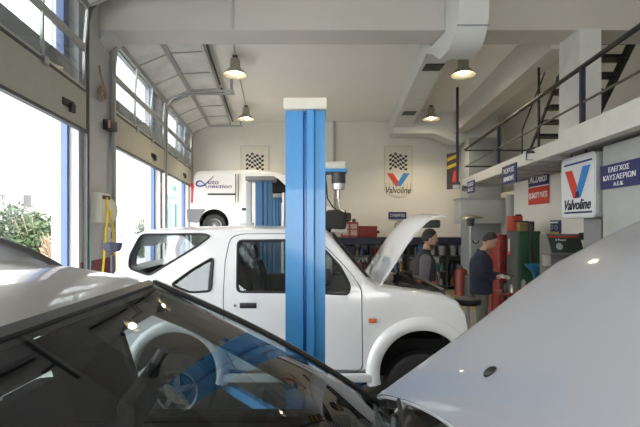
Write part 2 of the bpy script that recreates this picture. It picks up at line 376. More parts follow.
# elbow dropping in front of the beam and passing under it
root = empty('duct_elbow', (2.0, 5.7, 4.2), 'large pale duct bend dropping in front of the ceiling beam', 'duct')
def elbow_profile():
    out = []
    for k in range(9):
        a = pi * k / 8 / 2; out.append((5.35 + .42 * (1 - cos(a)), 4.62 - .40 * sin(a)))
    return out
P = []; ep = [(5.35, 5.15)] + elbow_profile() + [(6.05, 4.24), (6.5, 4.50), (7.0, 4.70)]
inn = [(5.85, 5.15), (5.85, 4.62), (5.88, 4.60), (7.0, 4.60)]
for i, (y, z) in enumerate(ep):
    t = i / (len(ep) - 1); xa = 1.75 - .06 * t; xb = 2.12 + .02 * t
    P.append([(xa, y, z), (xb, y, z)])
mb = MB(); mb.grid(P)
S0 = [(p[0][0], p[0][1], p[0][2]) for p in P]; S1 = [p[1] for p in P]
top = [(7.0, 4.8), (6.45, 4.60), (5.96, 4.60), (5.96, 5.15)]
for S, x in ((S0, 0), (S1, 1)):
    xa = S[0][0]; vs = [mb.bm.verts.new(p) for p in S] + [mb.bm.verts.new((S[-1][0] if k < 2 else xa, y, z)) for k, (y, z) in enumerate(top)]
    mb.bm.faces.new(vs)
bmesh.ops.remove_doubles(mb.bm, verts=mb.bm.verts, dist=.001)
mb.build('duct_bend', DUCT, root, 25)
for (y, z) in ((5.352, 4.9), (5.40, 4.42)): MB().box(1.735, y - .006, z - .008, 2.135, y + .03, z + .008).build('duct_seam', GREY_DUCT, root, 0)
# big grey duct at the back corner
root = empty('grey_air_shaft', (4.6, 12.3, 0), 'grey sheet-metal air shaft in the back corner beside the gallery', 'duct')
box('shaft', 4.15, 11.9, 0, 5.04, 12.6, 4.35, GREY_DUCT, root, .01)
box('plenum_box', 3.75, 11.4, 1.95, 5.04, 11.9, 2.62, mat('plenum_grey', (.42, .44, .44), .5), root, .01)
box('flange', 3.72, 11.37, 2.58, 5.04, 11.92, 2.63, GREY_DUCT, root)
MB().cyl((5.0, 11.2, 0), (5.0, 11.2, 2.7), .12, n=20).build('round_pipe', GREY_DUCT, root)
# high-bay lamps
LAMPM = mat('lamp_shade_metal', (.42, .40, .33), .45, .4)
INN = mat('lamp_reflector', (.75, .73, .60), .3, .3)
BULB = mat('lamp_bulb', (1, .95, .8), .4, emit=(1, .86, .55), estr=40)
def lamp(x, y, label):
    zr = 4.78; r = empty('high_bay_lamp', (x, y, zr), label, 'ceiling lamp', 'high-bay lamps')
    MB().cyl((x, y, 5.06), (x, y, 5.15), .05, n=12).build('ceiling_mount', DGREY, r)
    MB().lathe([(.001, .30), (.08, .30), (.095, .27), (.10, .13), (.115, .115), (.235, 0), (.24, -.012), (.23, -.012), (.095, .085), (.001, .085)], (x, y, zr + .01), n=28).build('lamp_shade', LAMPM, r)
    MB().lathe([(.227, -.008), (.21, .01), (.09, .082), (.001, .083)], (x, y, zr + .008), n=28).build('reflector', INN, r)
    MB().ball((x, y, zr + .045), .05, (1, 1, 1.1)).build('bulb', BULB, r)
    ld = bpy.data.lights.new('lamp_light', 'SPOT'); ld.energy = LAMP_W * 3; ld.color = (1, .83, .58); ld.spot_size = radians(140); ld.spot_blend = .6; ld.shadow_soft_size = .08
    lo = bpy.data.objects.new('lamp_light', ld); COL.objects.link(lo); lo.parent = r; lo.location = (0, 0, -.02)
lamp(-1.63, 8.2, 'nearer high-bay lamp of the left row, hanging before the garage doors')
lamp(-2.01, 11.6, 'farther high-bay lamp of the left row, close to the back wall')
lamp(2.75, 8.2, 'nearer high-bay lamp of the right row, beside the duct bend')
lamp(3.02, 11.6, 'farther high-bay lamp of the right row, under the duct end by the navy pole')
MB().tube([(-1.35, 6.44, 5.13), (-1.63, 8.2, 5.13), (-2.01, 11.6, 5.13)], .012, 6).build('conduit', COLP)
tag(bpy.data.objects['conduit'], 'thin grey cable conduit on the ceiling linking the left lamps', 'conduit')
o = MB().cyl((-1.22, 5.95, 4.62), (-1.22, 5.95, CZ), .012, n=8).build('conduit', COLP); tag(o, 'short upright conduit on the face of the ceiling beam', 'conduit')

# ================================================================ SIGNS
bx = (0, 0, 0)
def banner(cx, label):
    y = YB - .03; x0, x1 = cx - .44, cx + .44; zt = 1.88 + 80 / FPX * YB; zb = zt - 1.62
    r = empty('racing_banner', (cx, y, zb), label, 'banner', 'pennant banners')
    mb = MB()
    mb.prism([(x0, y, zt), (x1, y, zt), (x1, y, zb + .2), (cx + .2, y, zb + .06), (cx, y, zb), (cx - .2, y, zb + .06), (x0, y, zb + .2)], (0, .008, 0)); mb.build('cloth', mat('banner_cloth', (.74, .71, .62), .8), r, 0)
    mb = MB()
    for k in range(8): mb.box(x0 + .05 + k * .11, y - .004, zb + .24, x0 + .07 + k * .11, y + .001, zb + .46)
    for (a, b, c, d) in ((x0, zt - .012, x1, zt), (x0, zb + .2, x0 + .012, zt), (x1 - .012, zb + .2, x1, zt)): mb.box(a, y - .004, b, c, y + .001, d)
    mb.build('border_stripe', mat('gold_stripe', (.40, .36, .24), .6), r, 0)
    mb = MB(); cw = .56 / 7; ch = .068
    for i in range(7):
        for j in range(7):
            if (i + j) % 2 == 0:
                w = .045 * sin(i / 7 * 2 * pi - .6); w2 = .045 * sin((i + 1) / 7 * 2 * pi - .6)
                xa = cx - .28 + i * cw; za = zt - .26 - j * ch
                mb.prism([(xa, y - .006, za + w), (xa + cw, y - .006, za + w2), (xa + cw, y - .006, za + w2 - ch), (xa, y - .006, za + w - ch)], (0, .004, 0))
    mb.build('checkered_flag', BLACK, r, 0)
    zv = zt - .86
    MB().prism([(cx - .36, y - .006, zv), (cx - .16, y - .006, zv), (cx + .02, y - .006, zv - .27), (cx + .00, y - .006, zv - .40), (cx - .09, y - .006, zv - .40)], (0, .004, 0)).build('red_logo_arm', BRED, r, 0)
    MB().prism([(cx + .36, y - .007, zv), (cx + .16, y - .007, zv), (cx - .03, y - .007, zv - .32), (cx - .0, y - .007, zv - .40), (cx + .09, y - .007, zv - .40)], (0, .004, 0)).build('blue_logo_arm', BBLUE, r, 0)
    text('lettering', 'Valvoline', .78, .20, (cx, y - .004, zv - .53), (1, 0, 0), (0, 0, 1), BLACK, r, .25, .01)
banner((398 - 320) / FPX * YB, 'pennant banner with checkered flag and red-blue V in full view on back wall')
banner((255 - 320) / FPX * YB, 'pennant banner on back wall partly hidden behind the raised white van')
def plate(name, c, right, up, w, h, m, label, cat, lines, tcol=None, t=.02, group=None, bold=0):
    c = Vector(c); r = Vector(right).normalized(); u = Vector(up).normalized(); n = r.cross(u)
    o = empty(name, c - u * h / 2, label, cat, group)
    q = [c + r * a * w / 2 + u * b * h / 2 for a, b in ((-1, -1), (1, -1), (1, 1), (-1, 1))]
    MB().prism([p - n * t for p in q], n * t).build('panel', m, o, 0)
    for (s, tw, th, du, sh) in lines: text('lettering', s, tw, th, c + u * du, r, u, tcol or WTXT, o, sh, bold)
    return o
plate('workshop_sign', at(397.5, 215.5, YB - .04), (1, 0, 0), (0, 0, 1), .56, .22, NAVYS, 'small navy sign with white letters on the back wall', 'sign', [('ΣΥΝΕΡΓΕΙΟ', .46, .09, 0, 0)])
c = at(399.5, 226, YB - .05)
o = empty('round_wall_clock', c, 'small round clock under the navy sign on the back wall', 'clock')
MB().lathe([(.001, 0), (.15, 0), (.15, -.03), (.001, -.03)], c, (0, 1, 0), 24).build('dial', mat('clock_dial', (.5, .48, .42), .5), o)
MB().tube([c + Vector((.15 * cos(a * pi / 12), -.03, .15 * sin(a * pi / 12))) for a in range(24)], .012, 6, True).build('bezel', DGREY, o)
MB().box(c.x - .012, c.y - .045, c.z - .01, c.x + .012, c.y - .035, c.z + .09).build('clock_hand', BLACK, o, 0)
# wall signs on the right partition
rx = (0, -1, 0)
yc = (8.43 + 7.7) / 2
o = plate('parts_sign', (4.14, yc, 2.60), rx, (0, 0, 1), .75, .64, WTXT, 'blue over red auto parts sign on the cream wall under the gallery', 'sign', [])
MB().box(4.115, yc - .37, 2.645, 4.13, yc + .37, 2.92).build('blue_field', NAVYS, o, 0)
MB().box(4.115, yc - .37, 2.29, 4.13, yc + .37, 2.62).build('red_field', BRED, o, 0)
text('lettering', 'ACDelco', .64, .16, (4.113, yc, 2.785), rx, (0, 0, 1), WTXT, o, .3, .012)
text('lettering', 'QUALITY PARTS', .68, .13, (4.113, yc, 2.455), rx, (0, 0, 1), WTXT, o, 0, .01)
# light box
dirg = Vector((.063, 1, 0)).normalized(); rgt = -dirg
yn, yf = 5.08, 5.80; xn = (596 - 320) / FPX * yn
o = empty('oil_lightbox_sign', (xn, 5.4, 1.95), 'white rounded lightbox sign with big red and blue V', 'sign')
cz_ = 1.88 + 41 / FPX * 5.2; H = .80; Wd = .80; cc = Vector((xn, yn, cz_)) + dirg * Wd / 2
def rr(w, h, r, n=5):
    out = []
    for (sx, sy, a0) in ((1, 1, 0), (-1, 1, 90), (-1, -1, 180), (1, -1, 270)):
        for k in range(n + 1):
            a = radians(a0 + 90 * k / n); out.append((sx * (w / 2 - r) + r * cos(a), sy * (h / 2 - r) + r * sin(a)))
    return out
nrm = rgt.cross(Vector((0, 0, 1)))
def q2(a, b, d=0): return cc + rgt * a + Vector((0, 0, b)) + nrm * d
MB().prism([q2(a, b, -.10) for a, b in rr(Wd, H, .07)], nrm * .10).build('case', mat('lightbox_case', (.42, .43, .43), .5), o, 30)
MB().prism([q2(a, b, .0) for a, b in rr(Wd - .05, H - .05, .055)], nrm * .006).build('face', mat('lightbox_face', (.68, .71, .74), .35, var=.01), o, 30)
MB().tube([q2(a, b, .004) for a, b in rr(Wd - .02, H - .02, .065)], .013, 6, True).build('rim', mat('lightbox_rim', (.6, .62, .63), .4), o)
for z in (.31, -.325): MB().prism([q2(-.33, z - .012, .006), (q2(.33, z - .012, .006)), (q2(.33, z + .012, .006)), q2(-.33, z + .012, .006)], nrm * .003).build('blue_rule', NAVYS, o, 0)
MB().prism([q2(-.30, .23, .008), q2(-.13, .23, .008), q2(.04, -.06, .008), q2(0.0, -.14, .008), q2(-.09, -.14, .008)], nrm * .003).build('red_logo_arm', BRED, o, 0)
MB().prism([q2(.30, .25, .010), q2(.13, .25, .010), q2(-.02, -.06, .010), q2(.0, -.14, .010), q2(.08, -.14, .010)], nrm * .003).build('blue_logo_arm', BBLUE, o, 0)
MB().prism([q2(-.02, -.06, .012), q2(.035, -.05, .012), q2(.06, -.10, .012), q2(.04, -.14, .012), q2(-.05, -.14, .012)], nrm * .003).build('dark_logo_overlap', NAVY, o, 0)
text('lettering', 'Valvoline', .62, .135, q2(0, -.222, .008), rgt, (0, 0, 1), NAVY, o, .3, .02)
MB().cyl(q2(.1, H / 2, -.05), q2(.1, H / 2 + .16, -.05), .012).build('hanger', DGREY, o); MB().cyl(q2(-.25, H / 2, -.05), q2(-.25, H / 2 + .16, -.05), .012).build('hanger', DGREY, o)
# emission check sign on the office wall
d2 = Vector((3.30 - 3.06, 4.98 - 1.8, 0)).normalized(); c = Vector((3.02, 5.12, 2.33)) - d2 * .52
xo = 3.02
c = Vector((xo, 5.12, 0)) - d2 * .62; c.z = 1.88 + 47 / FPX * 4.55
off = -.03
c = Vector((3.30 - .0722 * .34 - .03, 4.64, 2.435))
o = plate('emission_check_sign', c, -d2, (0, 0, 1), .68, .27, NAVYS, 'long navy sign with three lines of Greek text on the office wall', 'sign',
      [('ΕΛΕΓΧΟΣ', .36, .058, .075, 0), ('ΚΑΥΣΑΕΡΙΩΝ', .56, .058, -.012, 0), ('Α.Ε.Κ.', .18, .042, -.09, 0)])
# small navy signs hung on the fascia
def hang_sign(y0, y1, z0, z1, lines, label):
    c = Vector((GX((y0 + y1) / 2) - .05, (y0 + y1) / 2, (z0 + z1) / 2)); w = y1 - y0; h = z1 - z0
    plate('gallery_sign', c, -Vector((.075, 1, 0)), (0, 0, 1), w, h, NAVYS, label, 'sign', [(s, w * .75, h * .26, h * (.22 - .44 * k), 0) for k, s in enumerate(lines)])
hang_sign(6.72, 7.35, 2.575, 2.885, ('ΧΩΡΟΣ', 'ΑΝΑΜΟΝΗΣ'), 'larger of two small navy signs hung on the gallery edge')
hang_sign(9.03, 9.59, 2.60, 2.86, ('ΕΙΣΟ', 'ΔΟΣ'), 'smaller navy sign on the gallery edge nearest the navy pole')
# yellow-black banner by the pole
o = plate('tyre_banner', at(452, 171, 10.2), (.55, -1, 0), (0, 0, 1), .34, .86, mat('banner_dark', (.05, .045, .045), .6), 'narrow black, yellow and red banner beside the navy pole', 'banner', [])
cb = at(452, 171, 10.2); rb = Vector((.55, -1, 0)).normalized(); nb = rb.cross(Vector((0, 0, 1)))
def qb(a, b): return cb + rb * a + Vector((0, 0, b)) + nb * .004
YEL = mat('banner_yellow', (.62, .45, .03), .6)
for z in (.31, .12): MB().prism([qb(-.15, z - .07), qb(.15, z - .01), qb(.15, z + .07), qb(-.15, z + .01)], nb * .003).build('yellow_band', YEL, o, 0)
MB().prism([qb(-.02, -.36), qb(.14, -.36), qb(.14, .0), qb(.06, .0)], nb * .003).build('red_figure', BRED, o, 0)
# floodlights under the gallery
def flood(c, yaw, s, label):
    c = Vector(c); o = empty('floodlight', c, label, 'floodlight'); M = Matrix.Translation(c) @ Matrix.Rotation(radians(yaw), 4, 'Z') @ Matrix.Rotation(radians(35), 4, 'X')
    mb = MB(); mb.box(-s, -.3 * s, -.7 * s, s, .5 * s, .7 * s, .02 * s); mb.bm.transform(M); mb.build('housing', DGREY, o)
    mb = MB(); mb.box(-.85 * s, -.36 * s, -.55 * s, .85 * s, -.28 * s, .55 * s); mb.bm.transform(M); mb.build('lens', mat('flood_lens', (.62, .64, .62), .15), o, 0)
    MB().tube([c + Vector((-s, 0, 0)), c + Vector((-s, 0, s)), c + Vector((0, 0, s * 1.25)), c + Vector((s, 0, s)), c + Vector((s, 0, 0))], .012, 5).build('bracket', DGREY, o)
flood(at(532.5, 155.5, 6.12), -20, .085, 'grey floodlight clamped to the gallery edge beside the larger navy sign')
flood(at(456, 186, 10.0), -10, .09, 'small floodlight at the foot of the navy pole')
flood(at(465.5, 189, 9.9), 20, .07, 'smallest floodlight hanging below the gallery corner')
# ================================================================ VEHICLES
def loft(xs, top, bot, hw, plan, r, crown, ns=7, nc=5, ntp=6, xw=None):
    """closed body: sections across the car; hw(z) half width, plan(x) narrows the ends, r corner radius"""
    bm = bmesh.new(); rings = []
    for x in xs:
        zt, zb = top(x), bot(x); p = plan(x); rr_ = min(r(x) if callable(r) else r, (zt - zb) * .45); pts = []
        crn = crown(x) if callable(crown) else crown
        zk = zt - rr_
        pts.append((max(.02, hw(zb) * p - .06), zb))
        for k in range(ns + 1):
            z = zb + .05 + (zk - zb - .05) * k / ns; pts.append((hw(z) * p, z))
        we = hw(zk) * p
        for k in range(1, nc + 1):
            a = pi / 2 * k / nc; pts.append((we - rr_ + rr_ * cos(a) - .0, zk + rr_ * sin(a)))
        w = we - rr_
        for k in range(1, ntp + 1):
            y = w * (1 - k / ntp); pts.append((y, zt + crn * (1 - (y / w) ** 2)))
        full = [(y, z) for y, z in pts] + [(-y, z) for y, z in pts[:-1][::-1]]
        rings.append([bm.verts.new((x, y, z)) for y, z in full])
    n = len(rings[0])
    for A, B in zip(rings, rings[1:]):
        for j in range(n): bm.faces.new((A[j], A[(j + 1) % n], B[(j + 1) % n], B[j]))
    bm.faces.new(rings[0]); bm.faces.new(rings[-1][::-1])
    bmesh.ops.recalc_face_normals(bm, faces=bm.faces)
    me = bpy.data.meshes.new('loft'); bm.to_mesh(me); bm.free(); return me
def pr(poly, y0, y1):                                  # prism through xz polygon
    return MB().prism([(x, y0, z) for x, z in poly], (0, y1 - y0, 0)).mesh('p', 0)
def slope_cut(pt, pb, wt, wb, th):                     # trapezoid hole along a sloping screen
    a = Vector((pt[0], 0, pt[1])); b = Vector((pb[0], 0, pb[1])); d = (b - a).normalized(); n = Vector((-d.z, 0, d.x)); n = n if n.z > 0 else -n
    q = [a + Vector((0, -wt, 0)), a + Vector((0, wt, 0)), b + Vector((0, wb, 0)), b + Vector((0, -wb, 0))]
    return MB().prism([p - n * th for p in q], n * th * 2).mesh('s', 0)
def frange(a, b, s): n = max(1, round((b - a) / s)); return [a + (b - a) * i / n for i in range(n + 1)]
def rounded(poly, r=.03, n=3):
    out = []; k = len(poly)
    for i in range(k):
        P = Vector(poly[i]); A = Vector(poly[i - 1]); B = Vector(poly[(i + 1) % k]); da = (A - P); db = (B - P)
        ra = min(r, da.length * .45, db.length * .45); a = P + da.normalized() * ra; b = P + db.normalized() * ra
        for t in range(n + 1):
            t /= n; out.append(tuple(a * (1 - t) ** 2 + P * 2 * t * (1 - t) + b * t * t))
    return out
def wheel(parent, c, R, w=.2, rim=.6, spokes=5, steel=False, sd=-1):
    """sd: side the rim faces on y"""
    c = Vector(c); ax = (0, sd, 0)
    t = MB().lathe([(R * rim, -w / 2), (R * .93, -w / 2), (R, -w * .36), (R * 1.0, w * .36), (R * .93, w / 2), (R * rim, w / 2), (R * rim, -w / 2)], c, ax, 36)
    o = t.build('wheel', RUB, parent)
    m = MB().lathe([(R * rim * 1.0, w * .49), (R * rim * 1.0, w * .42), (R * rim * .90, w * .38), (R * rim * .86, -w * .3), (.001, -w * .3)], c, ax, 36)
    m.build('rim', RIM, o)
    m = MB().lathe([(.001, w * .33), (R * .13, w * .33), (R * .16, w * .22), (R * .16, -w * .2)], c, ax, 18)
    if steel: m.lathe([(R * .16, w * .10), (R * .34, w * .25), (R * .46, w * .10), (R * rim * .88, w * .16)], c, ax, 28)
    else:
        for k in range(spokes):
            a = 2 * pi * k / spokes + .3; e = Vector((cos(a), 0, sin(a))); f = Vector((-sin(a), 0, cos(a))); s = Vector(ax)
            q = [c + e * R * .10 + f * R * .09, c + e * R * .10 - f * R * .09, c + e * R * rim * .93 - f * R * .06, c + e * R * rim * .93 + f * R * .06]
            m.prism([p + s * w * .22 for p in q], s * w * .09)
    m.build('spokes', RIM, o)
    MB().lathe([(.001, -w * .1), (R * rim * .6, -w * .1), (R * rim * .6, -w * .16), (.001, -w * .16)], c, ax, 24).build('brake_disc', DGREY, o)
    return o

# ---------------------------------------------------------------- white small off-roader, doors to the camera
def build_offroader():
    k = 3.92 / FPX
    X = lambda px: (px - 320) * k
    Z = lambda py: EYE + (HZ - py) * k
    yc = 4.74
    def hw(z): return .775 if z < 1.25 else .775 - (z - 1.25) * .20
    def Q(px, py):
        z = EYE
        for _ in range(4): Y = yc - hw(z) + .02; z = EYE + (HZ - py) / FPX * Y
        return ((px - 320) / FPX * Y, z)
    root = empty('small_offroad_car', (-.25, yc, 0), 'white two-door off-roader with its bonnet up behind the big blue lift post', 'car')
    top_t = [(-2.04, 1.02), (-2.01, 1.36), Q(111, 275), Q(117, 268), Q(124, 247), Q(131, 236.5), Q(142, 231.5), Q(170, 229.5), Q(250, 228.5), Q(318, 230), Q(327, 233),
             Q(334, 240), Q(368, 280), Q(376, 286), Q(400, 289), Q(445, 296), Q(460, 303), Q(467, 314), Q(470.5, 330), Q(471.5, 350)]
    def plan(x): return 1 - (.10 * ((x - .95) / .45) ** 2 if x > .95 else 0) - (.03 * ((-1.6 - x) / .35) ** 2 if x < -1.6 else 0)
    bot = lambda x: .50 if -1.75 < x < 1.2 else .46
    xs = sorted(set([round(v, 4) for v in frange(-2.04, X(471.5), .035)] + [round(a, 4) for a, b in top_t]))
    body = loft(xs, lambda x: lerp(top_t, x), bot, hw, plan, lambda x: .05 if x > X(345) else .07, .03)
    with_index(body, 0)
    # hollow cabin
    ct = [(-1.74, 1.42), (-1.62, 1.70), (-1.55, 1.78), (X(318), 1.79), (X(326), 1.70), (X(358), 1.36)]
    cab = with_index(loft(frange(-1.74, X(358), .08), lambda x: lerp(ct, x), lambda x: .66, lambda z: hw(z) - .055, lambda x: 1, .05, .02), 1)
    body = boolean(body, cab)
    winA = rounded([Q(142, 234.5), Q(205, 234), Q(211, 236), Q(197, 246.5), Q(150, 275), Q(130, 268), Q(131, 255)], .04)
    winB = rounded([Q(214, 257), Q(211.5, 291), Q(190, 292), Q(171.5, 284.5), Q(193, 269)], .04)
    winC = rounded([Q(238, 240.5), Q(305, 240), Q(323, 248), Q(340, 266), Q(350, 285), Q(348.5, 294), Q(300, 292), Q(237.5, 291.5)], .045)
    for wpoly in (winA, winB, winC): body = boolean(body, with_index(pr(wpoly, -1, 1), 0))
    body = boolean(body, with_index(slope_cut(Q(333, 236), Q(366, 279), .56, .62, .10), 0))
    body = boolean(body, with_index(slope_cut((-1.72, 1.79), (-1.88, 1.45), .50, .58, .09), 0))
    # engine bay
    body = boolean(body, with_index(MB().box(X(385), -.60, .75, 1.24, .60, 1.6).mesh('e', 0), 1))
    fx, rx_, az = X(423), X(175), Z(374)
    for xx, R in ((fx, .40), (rx_, .385)):
        for s in (-1, 1):
            cyl = with_index(MB().cyl((xx, s * .46, az), (xx, s * 1.0, az), R, n=40).mesh('w', 0), 1); body = boolean(body, cyl)
            body = boolean(body, with_index(MB().box(xx - R, s * .73 - .27, 0.3, xx + R, s * .73 + .27, az).mesh('w', 0), 1))
    door = [Q(231, 238), Q(242, 234.2), Q(300, 233.8), Q(325, 246), Q(348, 270), Q(361, 288), Q(362, 366), Q(358, 371), Q(238, 371), Q(226, 350), Q(224, 303), Q(226, 260)]
    dr = rounded(door, .06)
    def shift(P, d):
        cx = sum(p[0] for p in P) / len(P); cz = sum(p[1] for p in P) / len(P)
        return [(cx + (x - cx) * (1 + d), cz + (z - cz) * (1 + d)) for x, z in P]
    dmesh = boolean(body.copy(), with_index(pr(dr, -1, -.5), 1), 'INTERSECT')
    body = boolean(body, with_index(pr(shift(dr, .011), -1, -.5), 1))
    for me in (dmesh, body): me.transform(Matrix.Translation((0, yc, 0)))
    JP = [WHITE, INT]
    link_mesh('body', set_mats(body, JP), JP, root); dob = link_mesh('door', set_mats(dmesh, JP), JP, root)
    box('door_shut_panel', X(226), yc - .70, .56, X(358), yc - .68, 1.20, INT, root)
    ys = lambda z, s=-1: yc + s * hw(z)
    def pane(poly, s, par=root, m=GLASSD, nm='side_window'):
        MB().prism([(x, ys(z, s) - s * .02, z) for x, z in poly], (0, -s * .005, 0)).build(nm, m, par, 0)
        MB().tube([(x, ys(z, s) + s * .001, z) for x, z in poly], .011, 6, True).build('window_seal', RUB, par)
    for s in (-1, 1):
        pane(winA, s, m=GLASSC); pane(winB, s, m=GLASSC); pane(winC, s, dob if s < 0 else root, GLASSC)
    pw = [Q(333, 236), Q(366, 279)]
    MB().prism([(pw[0][0], yc - .56, pw[0][1] - .01), (pw[0][0], yc + .56, pw[0][1] - .01), (pw[1][0], yc + .62, pw[1][1] - .01), (pw[1][0], yc - .62, pw[1][1] - .01)], (-.004, 0, -.004)).build('windscreen', GLASSC, root, 0)
    MB().tube([(pw[0][0] + .01, yc - .57, pw[0][1] + .02), (pw[1][0] + .02, yc - .635, pw[1][1] + .015), (pw[1][0] + .02, yc + .635, pw[1][1] + .015), (pw[0][0] + .01, yc + .57, pw[0][1] + .02)], .012, 5, True).build('windscreen_seal', RUB, root)
    # flares
    def flare(xc, R0, R1, s, nm='wheel_arch_flare'):
        P = []
        for i in range(29):
            a = radians(-14 + 208 * i / 28); e = (cos(a), sin(a)); row = []
            for rr__, dy in ((R0, -.03), (R0, .035), (R0 + .015, .048), ((R0 + R1) / 2, .05), (R1 - .02, .035), (R1, -.005)):
                z = az + e[1] * rr__; x = xc + e[0] * rr__; row.append((x, yc + s * (hw(z) * plan(x) + dy), z))
            P.append(row)
        MB().grid(P).build(nm, WHITE, root, 60)
    for s in (-1, 1): flare(fx, .395, .52, s); flare(rx_, .38, .49, s)
    for s in (-1, 1):
        MB().box(rx_ + .42, yc + s * .79 - .03, .44, fx - .42, yc + s * .79 + .03, .515, .015).build('sill', WHITE, root)
    # wheels drooping on the lift
    zw = .345
    for xx in (fx, rx_):
        for s in (-1, 1): wheel(root, (xx, yc + s * .70, zw), .345, .19, .58, 5, sd=s)
    # handle, lock, repeater, mirror
    yb = yc - .775
    MB().box(X(238.5), yb - .006, Z(309.5), X(256), yb + .03, Z(303.5), .012).build('door_handle', BLACK, dob)
    MB().box(X(239.5), yb - .022, Z(306.2), X(255), yb - .004, Z(303.8), .006).build('handle_grip', DGREY, dob)
    MB().cyl((X(234), yb - .006, Z(306.5)), (X(234), yb + .01, Z(306.5)), .013).build('lock', CHROME, dob)
    MB().box(X(369), yb - .014, Z(324), X(377.5), yb + .01, Z(319.5), .01).build('side_indicator', mat('amber_lens', (.65, .16, .03), .3), root)
    MB().box(.02, yb - .16, 1.36, .10, yb - .02, 1.50, .03).build('wing_mirror', BLACK, root)
    MB().box(X(471) - .05, yc - .68, .52, X(471) + .09, yc + .68, .80, .03).build('front_bumper', WHITE, root)
    MB().box(-2.11, yc - .68, .50, -1.98, yc + .68, .75, .03).build('rear_bumper', WHITE, root)
    # bonnet, raised
    prof = [(.56, 1.30), (.60, 1.37), (.70, 1.52), (.82, 1.705), (.92, 1.83), (1.01, 1.92), (1.09, 1.972), (1.17, 1.985), (1.23, 1.972)]
    P = []
    for x, z in prof:
        t = (x - .56) / .67; w = .67 - .07 * t
        P.append([(x - .035 * (1 - (v / 4) ** 2) * 1, yc + w * v / 4, z + .03 * (1 - (v / 4) ** 2)) for v in range(-4, 5)])
    hd = MB().grid(P, (.016, 0, -.012)).build('bonnet', WHITE, root, 40)
    MB().box(1.02, yc - .5, 1.86, 1.20, yc + .5, 1.94, .02).build('bonnet_lining', BLACK, hd)
    for dy in (-.3, .3): MB().cyl((.68, yc + dy, 1.50), (.66, yc + dy, 1.525), .014).build('washer_nozzle', BLACK, hd)
    MB().tube([(.80, yc + .6, 1.26), (1.05, yc + .5, 1.90)], .007, 5).build('prop_rod', STEEL, root)
    # engine bay
    def bay(nm, a, m, bev=.012): return MB().box(a[0], yc + a[1], a[2], a[3], yc + a[4], a[5], bev).build(nm, m, root)
    bay('engine_block', (.72, -.25, .8, 1.12, .25, 1.24), DGREY); bay('air_filter_box', (.70, -.55, .95, .92, -.3, 1.29), BLACK, .03)
    bay('battery', (.98, -.56, .9, 1.14, -.36, 1.26), mat('battery_case', (.05, .05, .055), .5)); bay('battery_label', (1.0, -.563, 1.17, 1.09, -.555, 1.23), RED, 0)
    bay('radiator_support', (1.16, -.60, 1.0, 1.22, .60, 1.265), BLACK)
    bay('coolant_bottle', (.73, .34, 1.0, .88, .52, 1.32), mat('milky_plastic', (.5, .5, .45), .4), .03)
    bay('cowl_panel', (.46, -.62, 1.16, .60, .62, 1.30), BLACK, .03)
    for i in range(5):
        y = -.5 + i * .22; MB().tube([(.66 + .05 * i, yc + y, 1.18), (.80 + .04 * i, yc + y + .08, 1.33), (1.0, yc + y + .02, 1.29), (1.12, yc + y + .1, 1.2)], .014, 6).build('hose', RUB, root)
    MB().tube([(.66, yc - .61, 1.29), (.9, yc - .6, 1.305), (1.2, yc - .58, 1.25)], .012, 5).build('bonnet_seal', RUB, root)
    bay('fluid_cap', (1.02, -.2, 1.26, 1.08, -.14, 1.30), RED)
    # wipers
    MB().tube([(.50, yc - .45, 1.36), (.42, yc - .1, 1.44), (.40, yc + .1, 1.46)], .008, 5).build('wiper', BLACK, root)
    # interior
    for s in (-1, 1):
        o = MB().box(-.62, yc + s * .33 - .24, .80, -.12, yc + s * .33 + .24, 1.0, .04).build('front_seat', SEAT, root)
        M = rot_about((-.62, 0, .9), 'Y', -14)
        MB().box(-.68, yc + s * .33 - .23, .9, -.56, yc + s * .33 + .23, 1.48, .04, M).build('seat_back', SEAT, o)
        MB().box(-.66, yc + s * .33 - .12, 1.52, -.58, yc + s * .33 + .12, 1.68, .035, M).build('headrest', SEAT, o)
    o = MB().box(-1.42, yc - .6, .95, -1.28, yc + .6, 1.42, .04).build('rear_seat', SEAT, root)
    box('dashboard', .06, yc - .66, .95, .36, yc + .66, 1.27, INT, root, .04)
    c = Vector((-.04, yc + .33, 1.27)); MB().tube([c + Vector((.07 * sin(a), .18 * cos(a), .16 * sin(a))) for a in [2 * pi * i / 20 for i in range(20)]], .014, 6, True).build('steering_wheel', BLACK, root)
    MB().box(-.02, yc - .1, 1.66, .0, yc + .1, 1.72, .01).build('rear_view_mirror', BLACK, root)
    MB().tube([(-1.0, yc - .62, .8), (-1.0, yc - .58, 1.76), (-1.0, yc + .58, 1.76), (-1.0, yc + .62, .8)], .03, 6).build('roll_bar', INT, root)
    # underbody
    box('chassis', -1.7, yc - .4, .36, 1.1, yc + .4, .52, INT, root)
    for xx in (fx, rx_): MB().cyl((xx, yc - .6, zw), (xx, yc + .6, zw), .04).build('axle', DGREY, root)
    return root
build_offroader()

